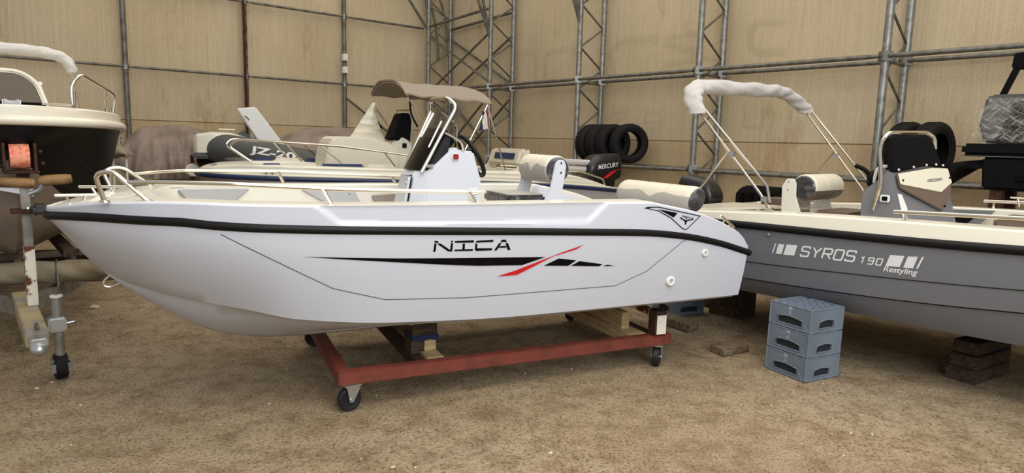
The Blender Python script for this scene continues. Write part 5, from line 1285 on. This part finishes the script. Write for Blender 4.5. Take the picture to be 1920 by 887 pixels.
# ================================================================== inflatable behind
RB = thing('inflatable_boat', 'dark grey inflatable boat with white bow cap and JZ lettering behind the cream boat', 'boat', (-2.964, 10.74, 0), AN)
for sg in (-1,1):
    pts = smooth([V(-1.66,sg*.16,1.42),V(-1.50,sg*.40,1.415),V(-1.1,sg*.58,1.36),(-.5,sg*.66,1.24),(.6,sg*.68,1.09),(2.0,sg*.68,1.0),(2.7,sg*.68,.98)], 8)
    n = len(pts); MB().tube(pts, [.235*(1-.55*max(0,(i/(n-1)-.82)/.18)) for i in range(n)], 24).build('side_tube', M['ribgrey'], RB)
    MB().tube([p_ + V(0, sg*.222, -.10) + V(-.0,0,0) for p_ in pts], .035, 10, ry=.045).build('rub_strake', mat('grey_strake', '#6f716b', .6), RB)
rh = MB(); R_ = []
for x, w, zk, zt in ((-1.92,.02,1.25,1.30),(-1.86,.34,1.12,1.30),(-1.65,.50,1.0,1.25),(-1.2,.62,.85,1.15),(-.5,.60,.75,1.05),(.6,.62,.68,.95),(2.5,.62,.66,.9)):
    R_.append([(x,-w,zt),(x,-w*.9,(zk+zt)/2),(x,0,zk),(x,w*.9,(zk+zt)/2),(x,w,zt)])
rh.rings(R_); rh.build('hull', M['dash'], RB, ang=40)
cap = MB(); R_ = []
for x, w, z in ((-1.95,.30,1.60),(-1.90,.38,1.655),(-1.70,.42,1.685),(-1.45,.40,1.68),(-1.2,.34,1.61),(-1.0,.26,1.52)):
    R_.append([(x,-w-.03,max(1.38,z-.30) if x < -1.6 else z-.12),(x,-w,z-.03),(x,-w*.8,z),(x,w*.8,z),(x,w,z-.03),(x,w+.03,max(1.38,z-.30) if x < -1.6 else z-.12)])
cap.rings(R_); CAP = cap.build('bow_cap', M['cream'], RB, ang=40, bevel=.008)
MB().box(-1.965,-1.6,-.43,.43,1.30,1.385).build('bow_fender', M['vinyldark'], RB, bevel=.03)
cleat(RB, (-1.50,-.25,1.685), 0, .22, .04)
lz = lambda u, v: (u, -.66 - .215 - .02 - .03*(u+1)*0, v)
def tube_at(u, v):
    # point on the outer near tube at length u and height v
    z0 = spl([(-1.5,1.415),(-1.1,1.36),(-.5,1.24),(.6,1.09)], u); y0 = -spl([(-1.5,.40),(-1.1,.58),(-.5,.66),(.6,.68)], u)
    d = max(-.2, min(.2, v - z0)); return (u, y0 - math.sqrt(.235**2 - d*d) - .014, v)
tm = text_mesh('JZ-20', 0, 0, .135, .62, .1, .03)
_decal(tm, 'lettering', RB, M['pipew'], lambda u, v: tube_at(-1.24+u, 1.375+v-.16*u), .06)
lid = MB(); lid.prism([(-1.36,-.35,2.03),(-1.10,-.35,2.06),(-.66,-.35,1.44),(-.95,-.35,1.36)], (0,.5,.02)); LD = lid.build('raised_locker_lid', M['pipew'], RB, bevel=.012)
MB().tube([V(-1.26,-.356,1.93),V(-1.22,-.36,1.90),V(-1.20,-.356,1.87)], .006, 6).build('lid_catch', M['black'], LD)
MB().prism([(-1.42,-.15,1.60),(-1.27,-.15,1.72),(-1.0,-.15,1.45),(-1.3,-.15,1.3)], (0,.3,0)).build('console_side', M['vinyldark'], RB)
RS = thing('boat_trailer', 'small dark trailer with a jockey wheel under the dark inflatable boat', 'trailer', (-2.964,10.74,0), AN)
MB().beam((-2.15,0,.75),(2.4,0,.60),.08,.08).build('drawbar', M['rust'], RS)
for x in (-.8,1.2):
    MB().box(x-.05,x+.05,-.5,.5,.56,.66).build('cross_member', M['rust'], RS)
    for sg in (-1,1): MB().box(x-.05,x+.05,sg*.45-.05,sg*.45+.05,0,.6).build('stand', M['rust'], RS)
MB().beam((-1.98,-.05,.7),(-1.98,-.05,1.34),.05,.05,(1,0,0)).build('winch_post', M['rust'], RS)
MB().lathe([(1e-4,-.05),(.085,-.05),(.098,-.03),(.098,.03),(.085,.05),(1e-4,.05)], (-1.98,-.12,1.12), (.3,-1,.1), 22).build('winch_drum', M['vinylc'], RS)
MB().tube([V(-2.05,0,.0),V(-2.05,0,.8)], .03, 10).build('jockey_leg', M['rust'], RS)
# ================================================================== boats under tarpaulins
def tarp(name, label, loc, rz, prof, m, seed, legs, amp=.05, n=54):
    """prof: (x, half width, ridge height, hem height)"""
    t = thing(name, label, 'boat', loc, rz); rnd = random.Random(seed); mb = MB(); R_ = []
    tx = [p_[0] for p_ in prof]; x0, x1 = tx[0], tx[-1]
    ph = [rnd.uniform(0, 6.28) for _ in range(6)]
    for i in range(121):
        x = x0 + (x1-x0)*i/120
        hw, zr, zh = [spl([(p_[0], p_[j]) for p_ in prof], x) for j in (1,2,3)]
        r = []
        for k in range(n+1):
            u = -1 + 2*k/n; a = abs(u)
            if a < .45: y = u/.45*hw*.62; z = zr - (zr-zh)*(.34*(a/.45)**1.15)
            else:
                q = (a-.45)/.55; y = math.copysign(hw*(.62+.38*math.sin(q*PI/2)), u); z = zr - (zr-zh)*(.34+.66*q)
            f = max(0, a-.06)/.94
            fold = amp*f*(math.sin(x*11+ph[0]+2.5*a) + .8*math.sin(x*23+ph[1]-4*a) + .55*math.sin(x*41+ph[2]+a*5))
            y += math.copysign(fold, u); z += .018*math.sin(x*7+ph[3]+u*4) + .03*f*math.sin(x*5+ph[4])
            r.append((x + .10*f*math.sin(x*4+ph[5]+u), y, z))
        R_.append(r)
    Q = [[mb.v(p_) for p_ in r] for r in R_]
    for i in range(120):
        for k in range(n): mb.face([Q[i][k],Q[i+1][k],Q[i+1][k+1],Q[i][k+1]])
    mb.face(Q[0]); mb.face(list(reversed(Q[-1])))
    mb.build('tarpaulin', m, t, ang=70)
    hb = MB(); hb.rings([[(x,-w,zt),(x,0,zk),(x,w,zt)] for x, w, zk, zt in ((x0+.25,.1,prof[0][3]-.1,prof[0][3]+.1),(x0+.8,.45,.7,1.05),(x1-.5,.55,.55,1.0),(x1-.1,.5,.55,1.0))])
    hb.build('hull', M['lilac'], t)
    for x in legs:
        MB().box(x-.05,x+.05,-.45,.45,.45,.56).build('support_beam', M['woodd'], t)
        for sg in (-1,1): MB().box(x-.05,x+.05,sg*.4-.05,sg*.4+.05,0,.46).build('support_leg', M['woodd'], t)
    return t
def q_(a): return a
tarp('covered_boat', 'boat under a wrinkled mauve brown tarpaulin between the black boat and the inflatable', (-5.55,11.0,0), AN*1.0, [(-.86,.10,1.30,1.18),(-.66,.40,1.56,1.06),(-.44,.55,1.765,.98),(-.1,.66,1.77,.94),(.6,.72,1.70,1.0),(1.3,.7,1.60,1.05),(1.9,.6,1.5,1.05)], M['tarp'], 4, (0,1.2), .085)
tarp('covered_boat', 'boat under a smooth mauve tarpaulin behind the upright white board', (-3.35,12.0,0), AN*.9, [(-1.25,.2,1.42,1.2),(-.7,.6,1.66,1.1),(-.1,.75,1.84,1.05),(.25,.75,1.82,1.05),(.8,.75,1.66,1.0),(1.6,.7,1.5,1.0)], M['tarp'], 9, (-.3,1.0), .02)
tp = thing('bundled_tarpaulin', 'crumpled beige tarpaulin bundle hanging on a post beside the black boat', 'tarpaulin', (-5.62,9.5,0), 0)
mb = MB(); R_ = []
for i in range(12):
    t_ = i/11; c0 = V(-.17+.34*t_, 0, 1.28+.06*math.sin(t_*PI)+.05*t_)
    R_.append([c0 + V(0,math.cos(a)*.12,math.sin(a)*(.03+.05*math.sin(PI*t_)))*(1+.18*math.sin(3*a+i*1.3)) for a in [2*PI*k/18 for k in range(18)]])
mb.rings(R_); mb.build('cloth', M['tarpb'], tp, ang=60)
for x in (-.13,-.07,.12): MB().tube([V(x,0,0),V(x,0,1.27)], .016, 8).build('pole', M['pipew'], tp)
# ================================================================== tyres
def make_tyre(R_=.33, r=.20, w=.108):
    t = thing('car_tyre', 'tyre', 'tyre', (0,0,0))
    prof = [(r,-w*.72),(r+.02,-w*.86),((R_+r)/2,-w*1.02),(R_-.035,-w*.97),(R_-.008,-w*.80),(R_,-w*.6),(R_,w*.6),(R_-.008,w*.80),(R_-.035,w*.97),((R_+r)/2,w*1.02),(r+.02,w*.86),(r,w*.72),(r+.012,w*.6),((R_+r)/2,w*.86),(R_-.03,w*.7),(R_-.03,-w*.7),((R_+r)/2,-w*.86),(r+.012,-w*.6),(r,-w*.72)]
    MB().lathe(prof, (0,0,0), (1,0,0), 56).build('casing', M['tyre'], t, ang=40)
    tr = MB()
    for k in range(56):
        a = 2*PI*k/56; 
        for sx in (-1,1):
            c, s = math.cos(a), math.sin(a); e = V(0,-s,c); o_ = V(0,c,s)
            p0 = V(sx*w*.30,0,0)+o_*(R_-.004)
            tr.beam(p0 - V(sx*w*.24,0,0) + e*.004, p0 + V(sx*w*.30,0,0) - e*.01, .018, .014, up=o_)
    th = tr.build('tread', M['tyre'], t); th['kind'] = 'stuff'
    return t
ty = make_tyre()
def tyre_at(o, s, off, zc, lab, grp, yaw=0.0, lean=0.0):
    o.location = wp(s, off, zc); o.rotation_euler = (0, lean, AG + yaw); o['label'] = lab; o['group'] = grp; return o
zc = 1.345 + .33
g4 = 'row of four tyres on the girt pipes'
tyre_at(ty, .86, .25, zc, 'front tyre of the row of four, its open centre facing the viewer', g4, -.42)
for s, lab in ((.53,'second tyre from the right in the row of four'),(.29,'third tyre from the right in the row of four'),(.05,'leftmost tyre in the row of four, beside the lattice column')):
    tyre_at(copy_tree(ty), s, .22, zc - .008, lab, g4, -.16)
g2 = 'pair of tyres behind the grey console'
tyre_at(copy_tree(ty), 5.20, .17, zc - .0, 'left tyre of the pair behind the black windscreen cover', g2, -.2)
tyre_at(copy_tree(ty), 5.47, .19, zc - .0, 'right tyre of the pair behind the black windscreen cover', g2, -.2)
# ================================================================== wrapped machine at the far right
MG = thing('wrapped_machine', 'grey machine wrapped in clear plastic film with a black lever arm at right', 'machine', GB.location, AG)
MB().rings([[(x,y,z) for x, y in ((-.40-d,1.50),(.6,1.50),(.6,2.05),(-.40-d,2.05))] for z, d in ((1.755,.0),(1.92,.05),(2.17,.02),(2.20,-.02))]).build('casing', M['green'], MG, bevel=.02)
MB().hexa([(-.30,1.47,1.78),(.3,1.47,1.78),(.3,1.50,1.78),(-.30,1.50,1.78),(-.18,1.47,2.13),(.3,1.47,2.13),(.3,1.50,2.13),(-.18,1.50,2.13)]).build('side_cover', M['dash'], MG, bevel=.01)
MB().lathe([(1e-4,.10),(.10,.08),(.14,.0)], (-.02,1.7,2.20), (0,0,1), 20).build('round_cap', M['black'], MG)
MB().beam((-.33,1.62,2.17),(-.23,1.62,2.46),.05,.05,(0,1,0)).build('lever_arm', M['black'], MG, bevel=.006)
MB().hexa([(-.275,1.58,2.44),(-.17,1.58,2.42),(-.17,1.68,2.42),(-.275,1.68,2.44),(-.265,1.58,2.57),(-.185,1.58,2.58),(-.185,1.68,2.58),(-.265,1.68,2.57)]).build('lever_head', M['black'], MG, bevel=.01)
wr = MB(); rnd = random.Random(5); R_ = []
for i in range(15):
    z = 1.765 + .40*i/14; r = []
    for k in range(40):
        t_ = k/40*4; 
        if t_ < 1: x, y = -.47 + 1.12*t_, 1.44
        elif t_ < 2: x, y = .65, 1.44+.66*(t_-1)
        elif t_ < 3: x, y = .65-1.12*(t_-2), 2.10
        else: x, y = -.47, 2.10-.66*(t_-3)
        d = rnd.uniform(-.014,.014); r.append((x+d+.10*(i/14)**2*(x<-.3), y+d, z+rnd.uniform(-.01,.01)))
    R_.append(r)
wr.rings(R_, True, False); wr.build('plastic_film', M['film'], MG, ang=20)
BN = thing('padded_bench', 'black padded bench on a dark base carrying the wrapped machine', 'bench', GB.location, AG)
MB().box(-.55,.9,1.42,2.1,1.637,1.75).build('cushion', M['cover'], BN, bevel=.03)
MB().box(-.545,.9,1.425,2.095,1.628,1.638).build('piping', M['vinyldark'], BN)
MB().hexa([(-.36,1.46,1.33),(.9,1.46,1.33),(.9,2.05,1.33),(-.36,2.05,1.33),(-.38,1.44,1.627),(.9,1.44,1.627),(.9,2.08,1.627),(-.38,2.08,1.627)]).build('body', M['cover'], BN, bevel=.02)
MB().box(-.1,.85,1.43,1.45,1.42,1.47).build('body_recess', M['black'], BN, bevel=.005)
for x in (-.25,.8):
    for y in (1.55,1.95): MB().box(x-.05,x+.05,y-.05,y+.05,0,1.34).build('leg', M['rust'], BN)
dp = MB(); R_ = []
for i in range(14):
    t_ = i/13; x = -.36-.42*t_; z = 1.60-.02*t_-.06*t_**2
    zb = 1.52 - .02*t_ - .30*max(0,t_-.35)
    R_.append([(x,1.50+.02*math.sin(i),z),(x,1.47+.03*math.sin(i*.8),(z+zb)/2),(x,1.48,zb),(x,1.9,zb),(x,1.92,z)])
dp.rings(R_); dp.build('draped_cover', M['cover'], BN, ang=60)
